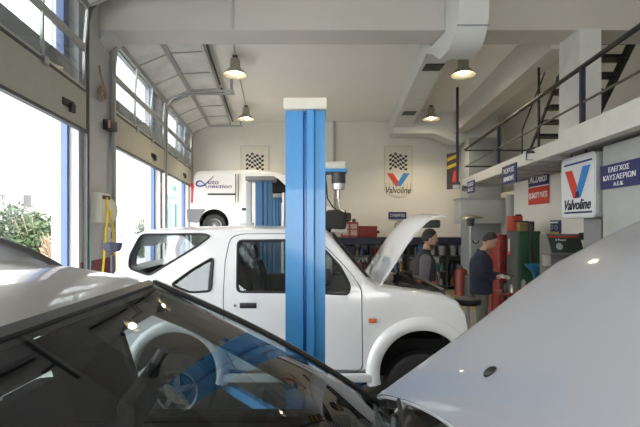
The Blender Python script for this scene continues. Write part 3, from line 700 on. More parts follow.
# ---------------------------------------------------------------- raised white van at the back
def build_van():
    k = 10.0 / FPX
    X = lambda px: (px - 320) * k
    Z = lambda py: EYE + (HZ - py) * k
    yc = 10.8
    root = empty('delivery_van', (-1.2, yc, 1.55), 'white panel van raised on the rear lift with signwriting on its side', 'van')
    tt = [(X(190.5), 2.0), (X(191.2), Z(205)), (X(193), Z(176)), (X(195), Z(171.5)), (X(200), Z(170)), (X(262), Z(169.5)), (X(275), Z(171)), (X(286), Z(175)), (X(308), Z(196)), (X(314), Z(200)), (.15, 2.35), (.45, 2.24), (.58, 2.1), (.64, 1.9)]
    hw = lambda z: .80 if z < 2.4 else .80 - (z - 2.4) * .10
    plan = lambda x: 1 - (.14 * ((x - .1) / .55) ** 2 if x > .1 else 0) - (.03 * ((-2.9 - x) / .13) ** 2 if x < -2.9 else 0)
    xs = sorted(set([round(v, 4) for v in frange(X(190.5), .64, .07)] + [round(a, 4) for a, b in tt]))
    body = with_index(loft(xs, lambda x: lerp(tt, x), lambda x: 1.70, hw, plan, .08, .02), 0)
    ct = [(X(266), 3.02), (X(276), 3.02), (X(306), 2.55)]
    body = boolean(body, with_index(loft(frange(X(250), X(306), .1), lambda x: lerp(ct, x), lambda x: 1.85, lambda z: hw(z) - .05, lambda x: 1, .05, .02), 1))
    win = rounded([(X(260), Z(177)), (X(277), Z(177.5)), (X(297), Z(196)), (X(297), Z(203)), (X(259), Z(202))], .05)
    body = boolean(body, with_index(pr(win, -1, 1), 0))
    body = boolean(body, with_index(slope_cut((X(286.5), Z(177)), (X(306), Z(195)), .62, .68, .1), 0))
    rx_, fx, az = X(214), X(318), 1.93
    for xx in (rx_, fx):
        for s in (-1, 1): body = boolean(body, with_index(MB().cyl((xx, s * .5, az), (xx, s * 1, az), .345, n=32).mesh('w', 0), 1))
    body.transform(Matrix.Translation((0, yc, 0))); VM = [mat('van_white', (.74, .74, .75), .35, coat=.5, var=.02), INT]
    link_mesh('body', set_mats(body, VM), VM, root)
    ys = lambda z, s=-1: yc + s * hw(z)
    for s in (-1, 1): MB().prism([(x, ys(z, s) - s * .02, z) for x, z in win], (0, -s * .005, 0)).build('side_window', GLASSD, root, 0)
    MB().prism([(X(286.5), yc - .62, Z(177)), (X(286.5), yc + .62, Z(177)), (X(306), yc + .68, Z(195)), (X(306), yc - .68, Z(195))], (-.01, 0, -.01)).build('windscreen', GLASSD, root, 0)
    for xx in (rx_, fx):
        for s in (-1, 1): wheel(root, (xx, yc + s * .68, 1.88), .285, .18, .62, 5, True, sd=s)
    GB = mat('grey_bumper', (.20, .20, .22), .6)
    P = rounded([(X(187), Z(209)), (X(206), Z(209)), (X(202), Z(214)), (X(199), Z(223)), (X(188), Z(222))], .05)
    MB().prism([(x, yc - .83, z) for x, z in P], (0, 1.66, 0)).build('rear_bumper', GB, root, 30)
    MB().box(X(207.5), ys(2.6) - .012, Z(195), X(235), ys(2.6) + .01, Z(193.3)).build('door_runner', BLACK, root, 0)
    for px in (235.5, 238): MB().box(X(px) - .008, ys(2.5) - .004, 1.85, X(px) + .008, ys(2.5) + .02, Z(174)).build('panel_gap', DGREY, root, 0)
    MB().box(X(190.3), ys(2.6) - .005, Z(203), X(193), ys(2.6) + .05, Z(183), .01).build('tail_lamp', mat('tail_red', (.55, .02, .03), .3), root)
    for s in (0,): MB().box(X(242), ys(2.1) - .02, Z(210.5), X(246), ys(2.1), Z(208)).build('door_handle', BLACK, root, 0)
    nose = MB(); nose.box(.10, yc - .81, 1.80, .62, yc + .62, 2.27, .07); nose.box(.50, yc - .72, 1.98, .74, yc + .55, 2.20, .05)
    nose.build('front_end', mat('black_front_end', (.02, .02, .021), .6), root)
    # signwriting
    INK = mat('van_lettering', (.13, .12, .22), .5); BIN = mat('van_swoosh', (.05, .05, .30), .5)
    yv = ys(2.9) - .004
    def V(px, py): return Vector((X(px), ys(Z(py)) - .008, Z(py)))
    sw = [(213, 175.5), (210.5, 178.5), (207, 182), (203.5, 185), (199.5, 186), (196.2, 184.8), (196, 182.3), (199, 180.6), (202, 182), (205, 185), (207, 188.2)]
    def cat_rom(p, n=4):
        out = []
        for i in range(len(p) - 1):
            a = p[max(i - 1, 0)]; b = p[i]; c = p[i + 1]; d = p[min(i + 2, len(p) - 1)]
            for t in [k / n for k in range(n)]:
                out.append(tuple(.5 * ((2 * b[j]) + (c[j] - a[j]) * t + (2 * a[j] - 5 * b[j] + 4 * c[j] - d[j]) * t * t + (3 * b[j] - a[j] - 3 * c[j] + d[j]) * t ** 3) for j in (0, 1)))
        return out + [p[-1]]
    pts = cat_rom(sw); MB().tube([V(*p) for p in pts], [.006 + .012 * sin(pi * i / len(pts)) for i in range(len(pts))], 5).build('swoosh_mark', BIN, root)
    text('lettering', 'uto', X(218.5) - X(208), .085, V(213, 182.2), (1, 0, 0), (0, 0, 1), INK, root, .2, .004, .008)
    text('lettering', 'nection', X(231.5) - X(207.5), .085, V(219.5, 186.2), (1, 0, 0), (0, 0, 1), INK, root, .2, .004, .008)
build_van()
# ---------------------------------------------------------------- foreground car (roof, windscreen, open bonnet)
def build_front_car():
    yc = .93
    root = empty('silver_car', (-.6, yc, 0), 'silver-grey car in the foreground with roof, dark windscreen and open bonnet', 'car')
    tt = [(-3.3, 1.0), (-3.25, 1.25), (-3.0, 1.62), (-2.8, 1.72), (-2.4, 1.765), (-1.8, 1.785), (-1.3, 1.776), (-1.1, 1.763), (-.95, 1.746), (-.80, 1.722), (-.70, 1.701), (-.61, 1.674), (.24, 1.16), (.30, 1.07), (.6, .99), (1.2, .93), (1.32, .85), (1.36, .7)]
    def hw(z): return .86 if z < 1.0 else .86 - (z - 1.0) * (.20 / .67) if z < 1.67 else .66 - (z - 1.67) * .3
    plan = lambda x: 1 - (.08 * ((x - .7) / .66) ** 2 if x > .7 else 0) - (.06 * ((-2.8 - x) / .5) ** 2 if x < -2.8 else 0)
    def warp(me):
        for v in me.vertices:
            x, y, z = v.co
            t = max(0, 1 - (y / .78) ** 2)
            k = 0
            if x > -1.1: k = .03 * min(1, (x + 1.1) / .5)
            if x > -.6: k = .03 + .14 * min(1, (x + .6) / .84)
            if x > .5: k = .17 * max(0, 1 - (x - .5) / .8)
            v.co.x = x + k * t * (1 if z > .8 else max(0, (z - .4) / .4))
        me.update()
    xs = sorted(set([round(v, 4) for v in frange(-3.3, 1.36, .05)] + [round(a, 4) for a, b in tt]))
    rt = [p for p in tt if p[0] <= -.61] + [(-.50, 1.645), (-.3, 1.57)]
    top_s = lambda x: sum(lerp(rt, x + d * .011) for d in range(-9, 10)) / 19 if -2.9 < x < -.612 else lerp(tt, x)
    xs = sorted(set(xs + [round(-.7 - .02 * i, 4) for i in range(20)]))
    body = with_index(loft(xs, top_s, lambda x: .32, hw, plan, .09, lambda x: .006 if x > -.65 else min(.03, .006 + (-.65 - x) * .04), ntp=8), 0)
    ct = [(-3.0, 1.35), (-2.8, 1.64), (-2.4, 1.70), (-1.3, 1.71), (-.75, 1.66), (-.62, 1.60), (.06, 1.20), (.10, 1.16)]
    body = boolean(body, with_index(loft(frange(-3.0, .10, .08), lambda x: lerp(ct, x), lambda x: .45, lambda z: hw(z) - .07, lambda x: 1, .08, .03), 1))
    body = boolean(body, with_index(slope_cut((-.625, 1.668), (.215, 1.18), .59, .735, .12), 0))
    w1 = rounded([(-.66, 1.60), (.0, 1.18), (.02, 1.13), (-.70, 1.13), (-.78, 1.60)], .04)
    w2 = rounded([(-1.05, 1.61), (-1.0, 1.13), (-2.05, 1.15), (-2.12, 1.60)], .04)
    w3 = rounded([(-2.2, 1.60), (-2.15, 1.16), (-2.65, 1.2), (-2.72, 1.52)], .04)
    for w in (w1, w2, w3): body = boolean(body, with_index(pr(w, -1, 1), 1))
    body = boolean(body, with_index(MB().box(.36, -.64, .6, 1.22, .64, 1.6).mesh('e', 0), 1))
    for xx in (.62, -2.35):
        for s in (-1, 1): body = boolean(body, with_index(MB().cyl((xx, s * .6, .36), (xx, s * 1, .36), .37, n=32).mesh('w', 0), 1))
    warp(body); body.transform(Matrix.Translation((0, yc, 0))); SM = [SILVER, INT]
    link_mesh('body', set_mats(body, SM), SM, root)
    # windscreen: bowed grid between header and cowl
    def ws(u, v, off=0.0):
        y = v * (.61 + .135 * u); x = -.622 + .842 * u; z = 1.672 - .496 * u - .035 * 0 + .006 * (1 - (v) ** 2) * (1 - u)
        t = 1 - (y / .78) ** 2; k = .03 + .14 * u
        bul = .035 * sin(pi * u) * (1 - .3 * v * v); n = Vector((.51, 0, .86))
        p = Vector((x + k * t, yc + y, z)) + n * (bul + off)
        p.y += (v ** 3) * .012
        return p
    MB().grid([[ws(u / 16, v / 12 - 0.0) for v in range(-12, 13)] for u in range(17)]).build('windscreen', GLASSW, root, 80)
    # black bands: header, pillar seals
    def strip(us, vs, off, w0):
        pass
    mb = MB(); mb.grid([[ws(u, v / 12, .006) for v in range(-12, 13)] for u in (-.016, -.006, .004, .012)], (0, 0, -.012)); mb.build('header_trim', mat('gloss_black_trim', (.03, .03, .03), .35), root, 60)
    for s in (-1, 1):
        MB().tube([ws(u / 14, s * 1.0, .004) for u in range(0, 15)], .011, 6).build('pillar_seal', RUB, root)
        MB().tube([ws(u / 14, s * 1.035, .006) for u in range(0, 15)], .008, 6).build('pillar_strip', mat('pillar_strip', (.30, .29, .26), .3, .5), root)
        MB().tube([ws(.03 + u / 15, s * .93, -.055) for u in range(0, 15)], .04, 8).build('pillar_lining', INT, root)
        MB().grid([[ws(u / 16, s * q, .0015) for q in (.955, .975, .998)] for u in range(17)]).build('glass_border', BLACK, root, 60)
    mb = MB(); mb.grid([[ws(u, v / 12, -.05) for v in range(-12, 13)] for u in (.0, .04, .09)]); mb.build('headliner_edge', INT, root, 60)
    # roof rail on the far side and the near side
    for s in (1, -1):
        P = []
        prof = [(-3.0, .0), (-2.7, .09), (-1.6, .105), (-1.25, .098), (-1.12, .082), (-1.02, .052), (-.95, .024), (-.915, .002)]
        for x, h in prof:
            z0 = lerp(tt, x) - .01; y = yc + s * (.585 - (.0 if x < -1.1 else (x + 1.1) * .05)); w = .034
            P.append([(x, y - w, z0 - .01), (x, y - w * .9, z0 + h * .7), (x, y - w * .3, z0 + h), (x, y + w * .3, z0 + h), (x, y + w * .9, z0 + h * .7), (x, y + w, z0 - .01)])
        MB().grid(P).build('roof_rail', mat('roof_rail_black', (.035, .035, .035), .45), root, 50)
    # side glass
    for s in (1, -1):
        for w, nm in ((w1, 'front_side_window'), (w2, 'rear_side_window'), (w3, 'quarter_window')):
            pts = []
            for x, z in w:
                y = s * (hw(z) - .035); t = max(0, 1 - (y / .78) ** 2); kk = .03 + .14 * min(1, (x + .6) / .84) if x > -.6 else (.03 * min(1, max(0, (x + 1.1) / .5)))
                pts.append((x + kk * t, yc + y, z))
            MB().prism(pts, (0, -s * .004, 0)).build(nm, GLASSC, root, 0)
    # cabin
    for s in (-1, 1):
        sx = -.86; o = MB().box(sx + .05, yc + s * .36 - .26, .55, sx + .60, yc + s * .36 + .26, .78, .05).build('front_seat', SEAT, root)
        M = rot_about((sx, 0, .75), 'Y', -16)
        MB().box(sx - .02, yc + s * .36 - .25, .72, sx + .12, yc + s * .36 + .25, 1.36, .06, M).build('seat_back', SEAT, o)
        MB().box(sx + .02, yc + s * .36 - .14, 1.40, sx + .13, yc + s * .36 + .14, 1.58, .045, M).build('headrest', SEAT, o)
        MB().cyl((sx - .10, yc + s * .36, 1.30), (sx - .13, yc + s * .36, 1.44), .01).build('headrest_post', STEEL, o)
    box('rear_bench', -2.55, yc - .68, .55, -2.15, yc + .68, 1.30, SEAT, root, .06)
    MB().grid([[(x, yc + .72 * v / 6, z) for v in range(-6, 7)] for x, z in ((-.12, .55), (-.16, .92), (-.12, 1.02), (-.04, 1.06), (.1, 1.08), (.30, 1.09))]).build('dashboard', INT, root, 50)
    MB().prism([(-.22, yc - .50, 1.0), (-.16, yc - .50, 1.12), (-.02, yc - .50, 1.11), (.06, yc - .50, 1.05)], (0, .3, 0)).build('instrument_hood', BLACK, root, 30)
    c = Vector((-.30, yc - .36, 1.04)); MB().tube([c + Vector((.10 * sin(a), .185 * cos(a), .16 * sin(a))) for a in [2 * pi * i / 28 for i in range(28)]], .016, 8, True).build('steering_wheel', BLACK, root)
    M = rot_about((-.36, yc, 1.50), 'Z', 8)
    MB().box(-.40, yc - .14, 1.48, -.36, yc + .12, 1.555, .02, M).build('rear_view_mirror', BLACK, root)
    MB().cyl((-.38, yc, 1.55), (-.34, yc, 1.61), .012).build('mirror_stalk', BLACK, root)
    MB().prism([(.02, yc + .50, 1.118), (.12, yc + .42, 1.120), (.02, yc + .30, 1.12), (-.08, yc + .38, 1.118)], (0, 0, .002)).build('paper_slip', mat('paper', (.75, .75, .72), .7), root, 0)
    for s in (-1, 1):
        box('door_lining', -1.9, yc + s * .76 - .02, .45, .0, yc + s * .76 + .02, 1.11, INT, root, .015)
    # cowl, wipers, engine bay
    MB().grid([[(x + .15 * (1 - (v / 6 * .72 / .78) ** 2), yc + .74 * v / 6, z) for v in range(-6, 7)] for x, z in ((.19, 1.155), (.25, 1.145), (.33, 1.16), (.37, 1.10))], (0, 0, -.01)).build('cowl_panel', BLACK, root, 50)
    def wiper(v0, v1):
        a = ws(1.03, v0, .02); b = ws(.86, v1, .025)
        MB().tube([a, (a + b) / 2 + Vector((.01, 0, .02)), b], .010, 6).build('wiper_arm', BLACK, root)
        MB().tube([b + Vector((-.02, -.22, .01)), b, b + Vector((.03, .24, -.01))], .008, 5).build('wiper_blade', RUB, root)
    wiper(.82, .45); wiper(.1, -.2)
    def bay(nm, a, m, bev=.015): return MB().box(a[0], yc + a[1], a[2], a[3], yc + a[4], a[5], bev).build(nm, m, root)
    bay('engine_cover', (.55, -.35, .7, 1.05, .3, 1.0), BLACK, .03); bay('battery', (.55, .36, .7, .8, .58, .96), DGREY); bay('radiator', (1.12, -.55, .6, 1.18, .55, .98), DGREY)
    bay('bay_floor', (.38, -.62, .60, 1.2, .62, .64), INT)
    for s in (-1, 1):
        MB().tube([(.30, yc + s * .73, 1.15), (.36, yc + s * .72, 1.23), (.33, yc + s * .71, 1.27)], .014, 6).build('bonnet_hinge', STEEL, root)
    MB().tube([(.27, yc + .79, 1.135), (.5, yc + .785, 1.125), (1.1, yc + .76, 1.05)], .012, 6).build('wing_edge_seal', RUB, root)
    # bonnet, raised
    prof = [(.0, .219, 1.215), (.12, .31, 1.283), (.25, .398, 1.348), (.5, .60, 1.496), (.7, .755, 1.620), (.9, .912, 1.738), (1.1, 1.115, 1.848), (1.28, 1.29, 1.93), (1.4, 1.42, 1.965), (1.48, 1.52, 1.972)]
    def hp(i, v, off=0):
        s, x, z = prof[i]; y = .77 * v * (1 - .05 * i / 9); t = 1 - v * v
        b = .185 * t * max(0, 1 - i / 5); a = Vector((-.60, 0, .80)); dd = Vector((.80, 0, .60))
        kx = (.20 * t * max(0, 1 - i / 5.0))
        return Vector((x, yc + y, z)) + dd * kx * 1.05 + a * (.05 * t * min(1, i / 4) + off - .012 * (abs(v) > .93))
    rows = []
    for i in range(len(prof)): rows.append([hp(i, v / 14) for v in range(-14, 15)])
    hd = MB().grid(rows, (.014, 0, -.018)).build('bonnet', HOODP, root, 60)
    e = MB().tube([p + Vector((.008, 0, -.01)) for p in rows[0]] , .007, 6); e.tube([r[-1] + Vector((.006, 0, -.008)) for r in rows], .007, 6); e.tube([r[0] + Vector((.006, 0, -.008)) for r in rows], .007, 6)
    e.build('bonnet_lip', mat('bonnet_lip', (.66, .67, .70), .3, coat=.5), hd)
    Y = 1.30; 
    nz = None; best = 9
    for i in range(len(prof) - 1):
        for v in range(-14, 14):
            p = rows[i][v + 14].lerp(rows[i + 1][v + 14], .5); px = 320 + p.x / p.y * FPX if p.y > .1 else 0; py = HZ - (p.z - EYE) / p.y * FPX if p.y > .1 else 0
            d = abs(px - 483) + abs(py - 367)
            if d < best: best = d; nz = p
    nz = nz or Vector((.5, 1.25, 1.45))
    M = Matrix.Translation(nz) @ Matrix.Rotation(radians(-37), 4, 'Y')
    mb = MB().ball((0, 0, .004), .019, (1.2, .8, .6), 12); mb.bm.transform(M); mb.build('washer_nozzle', BLACK, hd)
    MB().tube([(1.1, yc - .55, 1.0), (1.2, yc - .5, 1.82)], .008, 5).build('prop_rod', STEEL, root)
    for xx in (.62, -2.35):
        for s in (-1, 1): wheel(root, (xx, yc + s * .76, .345), .335, .2, .62, 5, sd=s)
    MB().box(-.02, yc - 1.04, 1.08, .14, yc - .88, 1.20, .03).build('wing_mirror', SILVER, root)
    MB().box(-.02, yc + .86, 1.06, .10, yc + 1.00, 1.16, .03).build('wing_mirror', BLACK, root)
build_front_car()
# ================================================================ LIFTS
def post_profile(cx, cy, w, d, h, m, root, z0=0.02):
    # open channel seen from the back: two flanges and a raised web
    s = w / 2
    P = [(-s, -d * .35), (-s * .12, -d * .35), (-s * .06, -d * .15), (s * .05, -d * .15), (s * .08, -d * .5), (s * .42, -d * .5), (s * .50, -d * .35), (s, -d * .35), (s, d * .5), (s * .85, d * .5), (s * .85, -d * .1), (-s * .85, -d * .1), (-s * .85, d * .5), (-s, d * .5)]
    P = [(cx + a, cy + b, z0) for a, b in P]
    return MB().prism(P, (0, 0, h - z0)).build('post', m, root, 0)
r = empty('two_post_lift', (-.10, 4.2, 0), 'large bright blue vehicle lift post in the foreground with its partner behind the car', 'vehicle lift')
post_profile(-.10, 3.0, .272, .24, 2.665, LIFT, r)
MB().box(-.245, 2.86, 2.665, .045, 3.14, 2.742, .008).build('post_cap', CREAM, r); MB().cyl((-.10, 3.0, 2.742), (-.10, 3.0, 2.755), .02).build('cap_bolt', BLACK, r)
MB().box(-.30, 2.75, 0, .10, 3.3, .02).build('base_plate', LIFT, r, 0)
MB().box(.035, 2.93, .78, .052, 2.99, .90, .004).build('latch', BLACK, r)
MB().box(-.22, 3.08, .32, .02, 3.26, .62, .01).build('carriage', LIFT, r)
for a, b in (((-.16, 3.2, .36), (-1.0, 4.2, .36)), ((-.04, 3.2, .30), (.40, 4.3, .30))): MB().tube([a, b], .05, 4).build('lift_arm', LIFT, r); MB().cyl((b[0], b[1], .30), (b[0], b[1], .36), .07).build('arm_pad', RUB, r)
post_profile(-.06, 5.85, .26, .22, 2.60, LIFT, r)
MB().box(-.26, 5.64, 2.60, .36, 6.02, 2.64).build('top_plate', LIFT, r, 0); MB().box(-.26, 5.66, 2.64, .34, 6.04, 2.74, .02).build('motor_cover', CREAM, r)
MB().box(.03, 5.80, .02, .085, 5.95, 2.6).build('cable_channel', NAVY, r, 0)
m_ = MB().cyl((.25, 5.76, 2.60), (.25, 5.76, 2.45), .095, n=20).build('motor', DGREY, r); MB().cyl((.25, 5.76, 2.45), (.25, 5.76, 2.37), .09, .08, n=20).build('motor_base', mat('motor_alu', (.6, .6, .58), .35, .6), m_)
MB().cyl((.25, 5.76, 2.37), (.25, 5.76, 2.24), .02, n=10).build('spindle', STEEL, m_)
MB().tube([(.25, 5.76, 2.24), (.255, 5.74, 2.17), (.28, 5.72, 2.10), (.33, 5.70, 2.07)], .012, 6).build('hydraulic_hose', CREAM, r)
MB().tube([(.08, 5.78, 2.5), (.10, 5.74, 2.25), (.17, 5.72, 2.14), (.22, 5.7, 2.1)], .010, 5).build('hydraulic_hose', BLACK, r)
MB().box(-.26, 5.6, 0, .16, 6.1, .02).build('base_plate', LIFT, r, 0)
r = empty('rear_lift', (-1.0, 8.4, 0), 'darker blue rear lift post with grey top plate in front of the raised van', 'vehicle lift')
def xat(px, Y): return (px - 320) / FPX * Y
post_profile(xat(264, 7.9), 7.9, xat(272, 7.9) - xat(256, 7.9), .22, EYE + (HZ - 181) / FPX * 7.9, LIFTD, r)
zt = EYE + (HZ - 181) / FPX * 7.8; MB().box(xat(246, 7.8), 7.7, zt, xat(275, 7.8), 8.1, zt + .08, .02).build('top_plate', mat('grey_plate', (.24, .25, .25), .5), r)
MB().box(xat(247, 8.3), 8.2, .0, xat(251.5, 8.3), 8.35, zt + .02).build('guide_post', mat('lift_white', (.55, .57, .56), .5), r, 0)
MB().box(xat(240, 8.3), 8.22, 1.62, xat(254, 8.3), 8.33, 1.95, .02).build('carriage', MATS['lift_white'], r)
for x1 in (-2.4, -1.45): MB().tube([(xat(250, 8.3), 8.45, 1.62), (x1, 10.1, 1.62)], .06, 4).build('lift_arm', MATS['grey_plate'], r); MB().cyl((x1, 10.2, 1.60), (x1, 10.2, 1.70), .07).build('arm_pad', RUB, r)
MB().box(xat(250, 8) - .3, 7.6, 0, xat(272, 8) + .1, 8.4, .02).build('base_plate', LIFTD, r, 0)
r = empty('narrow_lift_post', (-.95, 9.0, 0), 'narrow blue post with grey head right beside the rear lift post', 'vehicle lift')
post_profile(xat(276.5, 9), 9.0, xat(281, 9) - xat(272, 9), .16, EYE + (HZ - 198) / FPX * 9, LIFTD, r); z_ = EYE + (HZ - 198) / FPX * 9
MB().box(xat(272, 9) - .02, 8.88, z_, xat(284, 9) + .02, 9.12, z_ + .09, .02).build('post_head', MATS['grey_plate'], r); MB().box(xat(272, 9) - .1, 8.8, 0, xat(281, 9) + .1, 9.2, .02).build('base_plate', LIFTD, r, 0)
o = MB().cyl((xat(284, 8.6), 8.6, 0), (xat(284, 8.6), 8.6, 2.55), .035).build('exhaust_pole', STEEL); tag(o, 'slim grey metal pole between the blue rear posts and the big lift post', 'pole')

# ================================================================ LEFT COLUMN EQUIPMENT
def wl(y, z, d=0): return Vector((LW(y) + d, y, z))
c = wl(5.87, 2.1, .0)
r = empty('hose_reel', wl(5.87, 1.8, .06), 'white wall-mounted hose reel with yellow hose on the left column', 'hose reel')
MB().box(c.x - .0, 5.66, 1.92, c.x + .16, 5.95, 2.33, .04).build('housing', CREAM, r)
MB().box(c.x + .155, 5.70, 2.24, c.x + .167, 5.90, 2.29).build('slot', BLACK, r, 0)
MB().lathe([(.001, 0), (.16, 0), (.18, .015), (.18, .03), (.16, .05), (.001, .05)], wl(6.22, 2.10, .02), (1, -.15, 0), 28).build('reel_disc', CREAM, r)
YH = mat('yellow_hose', (.72, .52, .03), .5)
MB().tube([(c.x + .17, 5.8, 2.27), (c.x + .19, 5.78, 2.1), (c.x + .20, 5.70, 1.7), (c.x + .20, 5.62, 1.2), (c.x + .22, 5.60, .6), (c.x + .2, 5.7, .3), (c.x + .22, 5.9, .8), (c.x + .22, 5.92, 1.6), (c.x + .19, 5.86, 2.1)], .016, 6).build('hose', YH, r)
o = empty('wall_socket_box', wl(6.2, 1.62, .05), 'small pale socket box below the hose reel', 'socket'); q = wl(6.2, 1.7, 0)
MB().box(q.x, 6.1, 1.62, q.x + .10, 6.26, 1.86, .015).build('box_body', CREAM, o); MB().box(q.x + .1, 6.13, 1.70, q.x + .12, 6.23, 1.80, .01).build('socket_flap', MATS['grey_plate'], o)
q = wl(6.15, 3.25)
o = empty('wall_floodlight', q, 'black floodlight with reddish lens on the left column', 'floodlight')
MB().box(q.x + .02, 6.05, 3.25, q.x + .14, 6.25, 3.40, .015).build('housing', BLACK, o); MB().box(q.x + .10, 6.04, 3.27, q.x + .13, 6.052, 3.38).build('lens', mat('pinkish_lens', (.5, .25, .22), .3), o, 0)
MB().tube([(q.x, 6.15, 3.3), (q.x + .05, 6.15, 3.3)], .02).build('bracket', DGREY, o)
P = []; random.seed(3)
for i in range(60): a = i * .8; P.append(wl(5.95 + .13 * cos(a) * random.uniform(.6, 1), 3.72 + .12 * sin(a) * random.uniform(.6, 1), .03 + .02 * (i % 3)))
P += [wl(6.06, 3.85, .03), wl(5.95, 4.0, .02), wl(5.9, 4.1, .02)]
tag(MB().tube(P, .011, 4).build('cable_coil', mat('pale_cable', (.33, .22, .17), .6)), 'tangled coil of pale cable hanging high on the left column', 'cable')
tag(MB().tube([wl(5.5, 3.3, .03), wl(5.48, 2.6, .03), wl(5.5, 2.0, .035), wl(5.56, 1.4, .03), wl(5.5, .8, .03), wl(5.5, .3, .03)], .018, 6).build('air_hose', mat('teal_hose', (.10, .34, .36), .5)), 'thin teal air hose running down the left column edge', 'hose')
# navy funnel stand
q = Vector((-2.55, 5.25, 0)); o = empty('oil_drain_stand', q, 'navy oil drain tray on a thin pole between left column and white car', 'oil drainer')
MB().lathe([(.03, 1.56), (.08, 1.57), (.10, 1.60), (.115, 1.675), (.10, 1.675), (.08, 1.61), (.001, 1.60)], q, n=24).build('tray', NAVY, o)
MB().cyl(q + Vector((0, 0, .5)), q + Vector((0, 0, 1.52)), .025).build('pole', NAVY, o); MB().lathe([(.001, .08), (.2, .08), (.22, .14), (.22, .6), (.18, .66), (.001, .66)], q, n=24).build('tank', NAVY, o)
for a in range(3): e = Vector((.17 * cos(a * 2.1), .17 * sin(a * 2.1), .045)); MB().cyl(q + e + Vector((-.015, 0, 0)), q + e + Vector((.015, 0, 0)), .045).build('castor', RUB, o)

# ================================================================ BACK BENCH
yb0 = 12.55; zt = 1.54
r = empty('workbench', (3.3, 13, 0), 'long dark bench rack with navy top board along the back wall', 'workbench')
x0, x1 = .35, 5.0
MB().box(x0, yb0, zt - .2, x1, YB - .02, zt).build('top_board', NAVY, r, 0)
MB().box(x0, YB - .2, zt - .62, x1, YB - .14, zt - .2).build('back_panel', mat('bench_back', (.30, .31, .33), .6), r, 0)
for z in (1.02, .55, .12): MB().box(x0, yb0 + .05, z - .03, x1, YB - .02, z).build('shelf', DGREY, r, 0)
for x in (x0 + .03, 1.5, 2.6, 3.75, x1 - .03): MB().box(x - .02, yb0 + .02, 0, x + .02, YB - .05, zt - .2).build('upright', BLACK, r, 0)
random.seed(11)
colors = [('can_blue', (.03, .10, .30)), ('can_teal', (.03, .22, .26)), ('can_red', (.35, .03, .03)), ('can_black', (.02, .02, .02)), ('can_white', (.5, .5, .48)), ('can_green', (.05, .20, .10)), ('can_amber', (.35, .18, .05)), ('can_grey', (.15, .16, .17))]
colors = [(a, tuple(v * .55 for v in b)) for a, b in colors]
def bottle(x, y, z, R, h, m, lab, grp, cap=True, cat='bottle'):
    o = empty('oil_bottle', (x, y, z), lab, cat, grp)
    MB().lathe([(.001, 0), (R, 0), (R, h * .68), (R * .8, h * .78), (R * .35, h * .86), (R * .35, h * .92), (.001, h * .92)], (x, y, z), n=12).build('bottle_body', m, o)
    MB().lathe([(.001, h), (R * .4, h), (R * .4, h * .9), (.001, h * .9)], (x, y, z), n=10).build('cap', MATS['black_plastic'], o)
def bucket(x, y, z, R, h, m, lab, grp):
    o = empty('bucket', (x, y, z), lab, 'bucket', grp)
    MB().lathe([(.001, 0), (R * .8, 0), (R, h), (R * 1.05, h), (R * 1.05, h * 1.04), (.001, h * 1.04)], (x, y, z), n=16).build('bucket_body', m, o)
    MB().tube([(x - R, y, z + h * .9), (x - R * .8, y - R * .8, z + h * .7), (x + R * .8, y - R * .8, z + h * .7), (x + R, y, z + h * .9)], .006, 4).build('handle', STEEL, o)
pail = mat('grey_pail', (.22, .23, .23), .6)
for k in range(4): bucket(3.62 + .0 + k * .30 + .02, 12.72, 1.02, .125, .27, pail, 'grey pail in the row on the upper bench shelf between the two men', 'grey pails on the bench shelf')
nm = 0
for zi, (z, hh) in enumerate(((.55, .34), (.12, .34))):
    x = .55
    while x < 4.9:
        if min(abs(x - u) for u in (1.5, 2.6, 3.75)) > .10:
            cn, cc_ = random.choice(colors); R = random.uniform(.055, .08); h = random.uniform(.2, hh)
            bottle(x, 12.75 + random.uniform(0, .12), z, R, h, mat(cn, cc_, .45), 'coloured fluid bottle standing on the %s shelf of the back bench' % ('middle' if zi == 0 else 'bottom'), 'bottles on the %s bench shelf' % ('middle' if zi == 0 else 'bottom'))
        x += random.uniform(.135, .18)
x = .6
while x < 3.4:
    if min(abs(x - u) for u in (1.5, 2.6)) > .13:
        cn, cc_ = random.choice(colors[:5] + colors[6:]); bottle(x, 12.74, 1.02, random.uniform(.05, .08), random.uniform(.16, .27), mat(cn, cc_, .45), 'coloured fluid bottle on the upper bench shelf behind the raised bonnet', 'bottles on the upper bench shelf')
    x += random.uniform(.15, .2)
def crate(nm, x0, x1, z, h, m, lab, d=.3, y=12.62):
    o = empty(nm, ((x0 + x1) / 2, y + d / 2, z), lab, 'box'); MB().box(x0, y, z, x1, y + d, z + h, .01).build('box_body', m, o); MB().box(x0 - .008, y - .008, z + h * .8, x1 + .008, y + d + .008, z + h, .006).build('lid', m, o)
    MB().tube([((x0 + x1) / 2 - .06, y - .01, z + h * .55), ((x0 + x1) / 2 - .06, y - .04, z + h * .6), ((x0 + x1) / 2 + .06, y - .04, z + h * .6), ((x0 + x1) / 2 + .06, y - .01, z + h * .55)], .008, 4).build('handle', BLACK, o); return o
crate('parts_box', 1.95, 2.30, 1.02, .22, mat('cardboard', (.33, .22, .12), .8), 'brown box on the upper bench shelf near the raised bonnet')
crate('blue_crate', 2.9, 3.25, 1.02, .29, mat('crate_blue', (.015, .07, .24), .5), 'bright blue crate behind the mechanic in grey')
crate('parts_crate', .62, 1.02, 1.02, .28, NAVY, 'dark navy crate on the bench shelf by the off-roader windscreen')
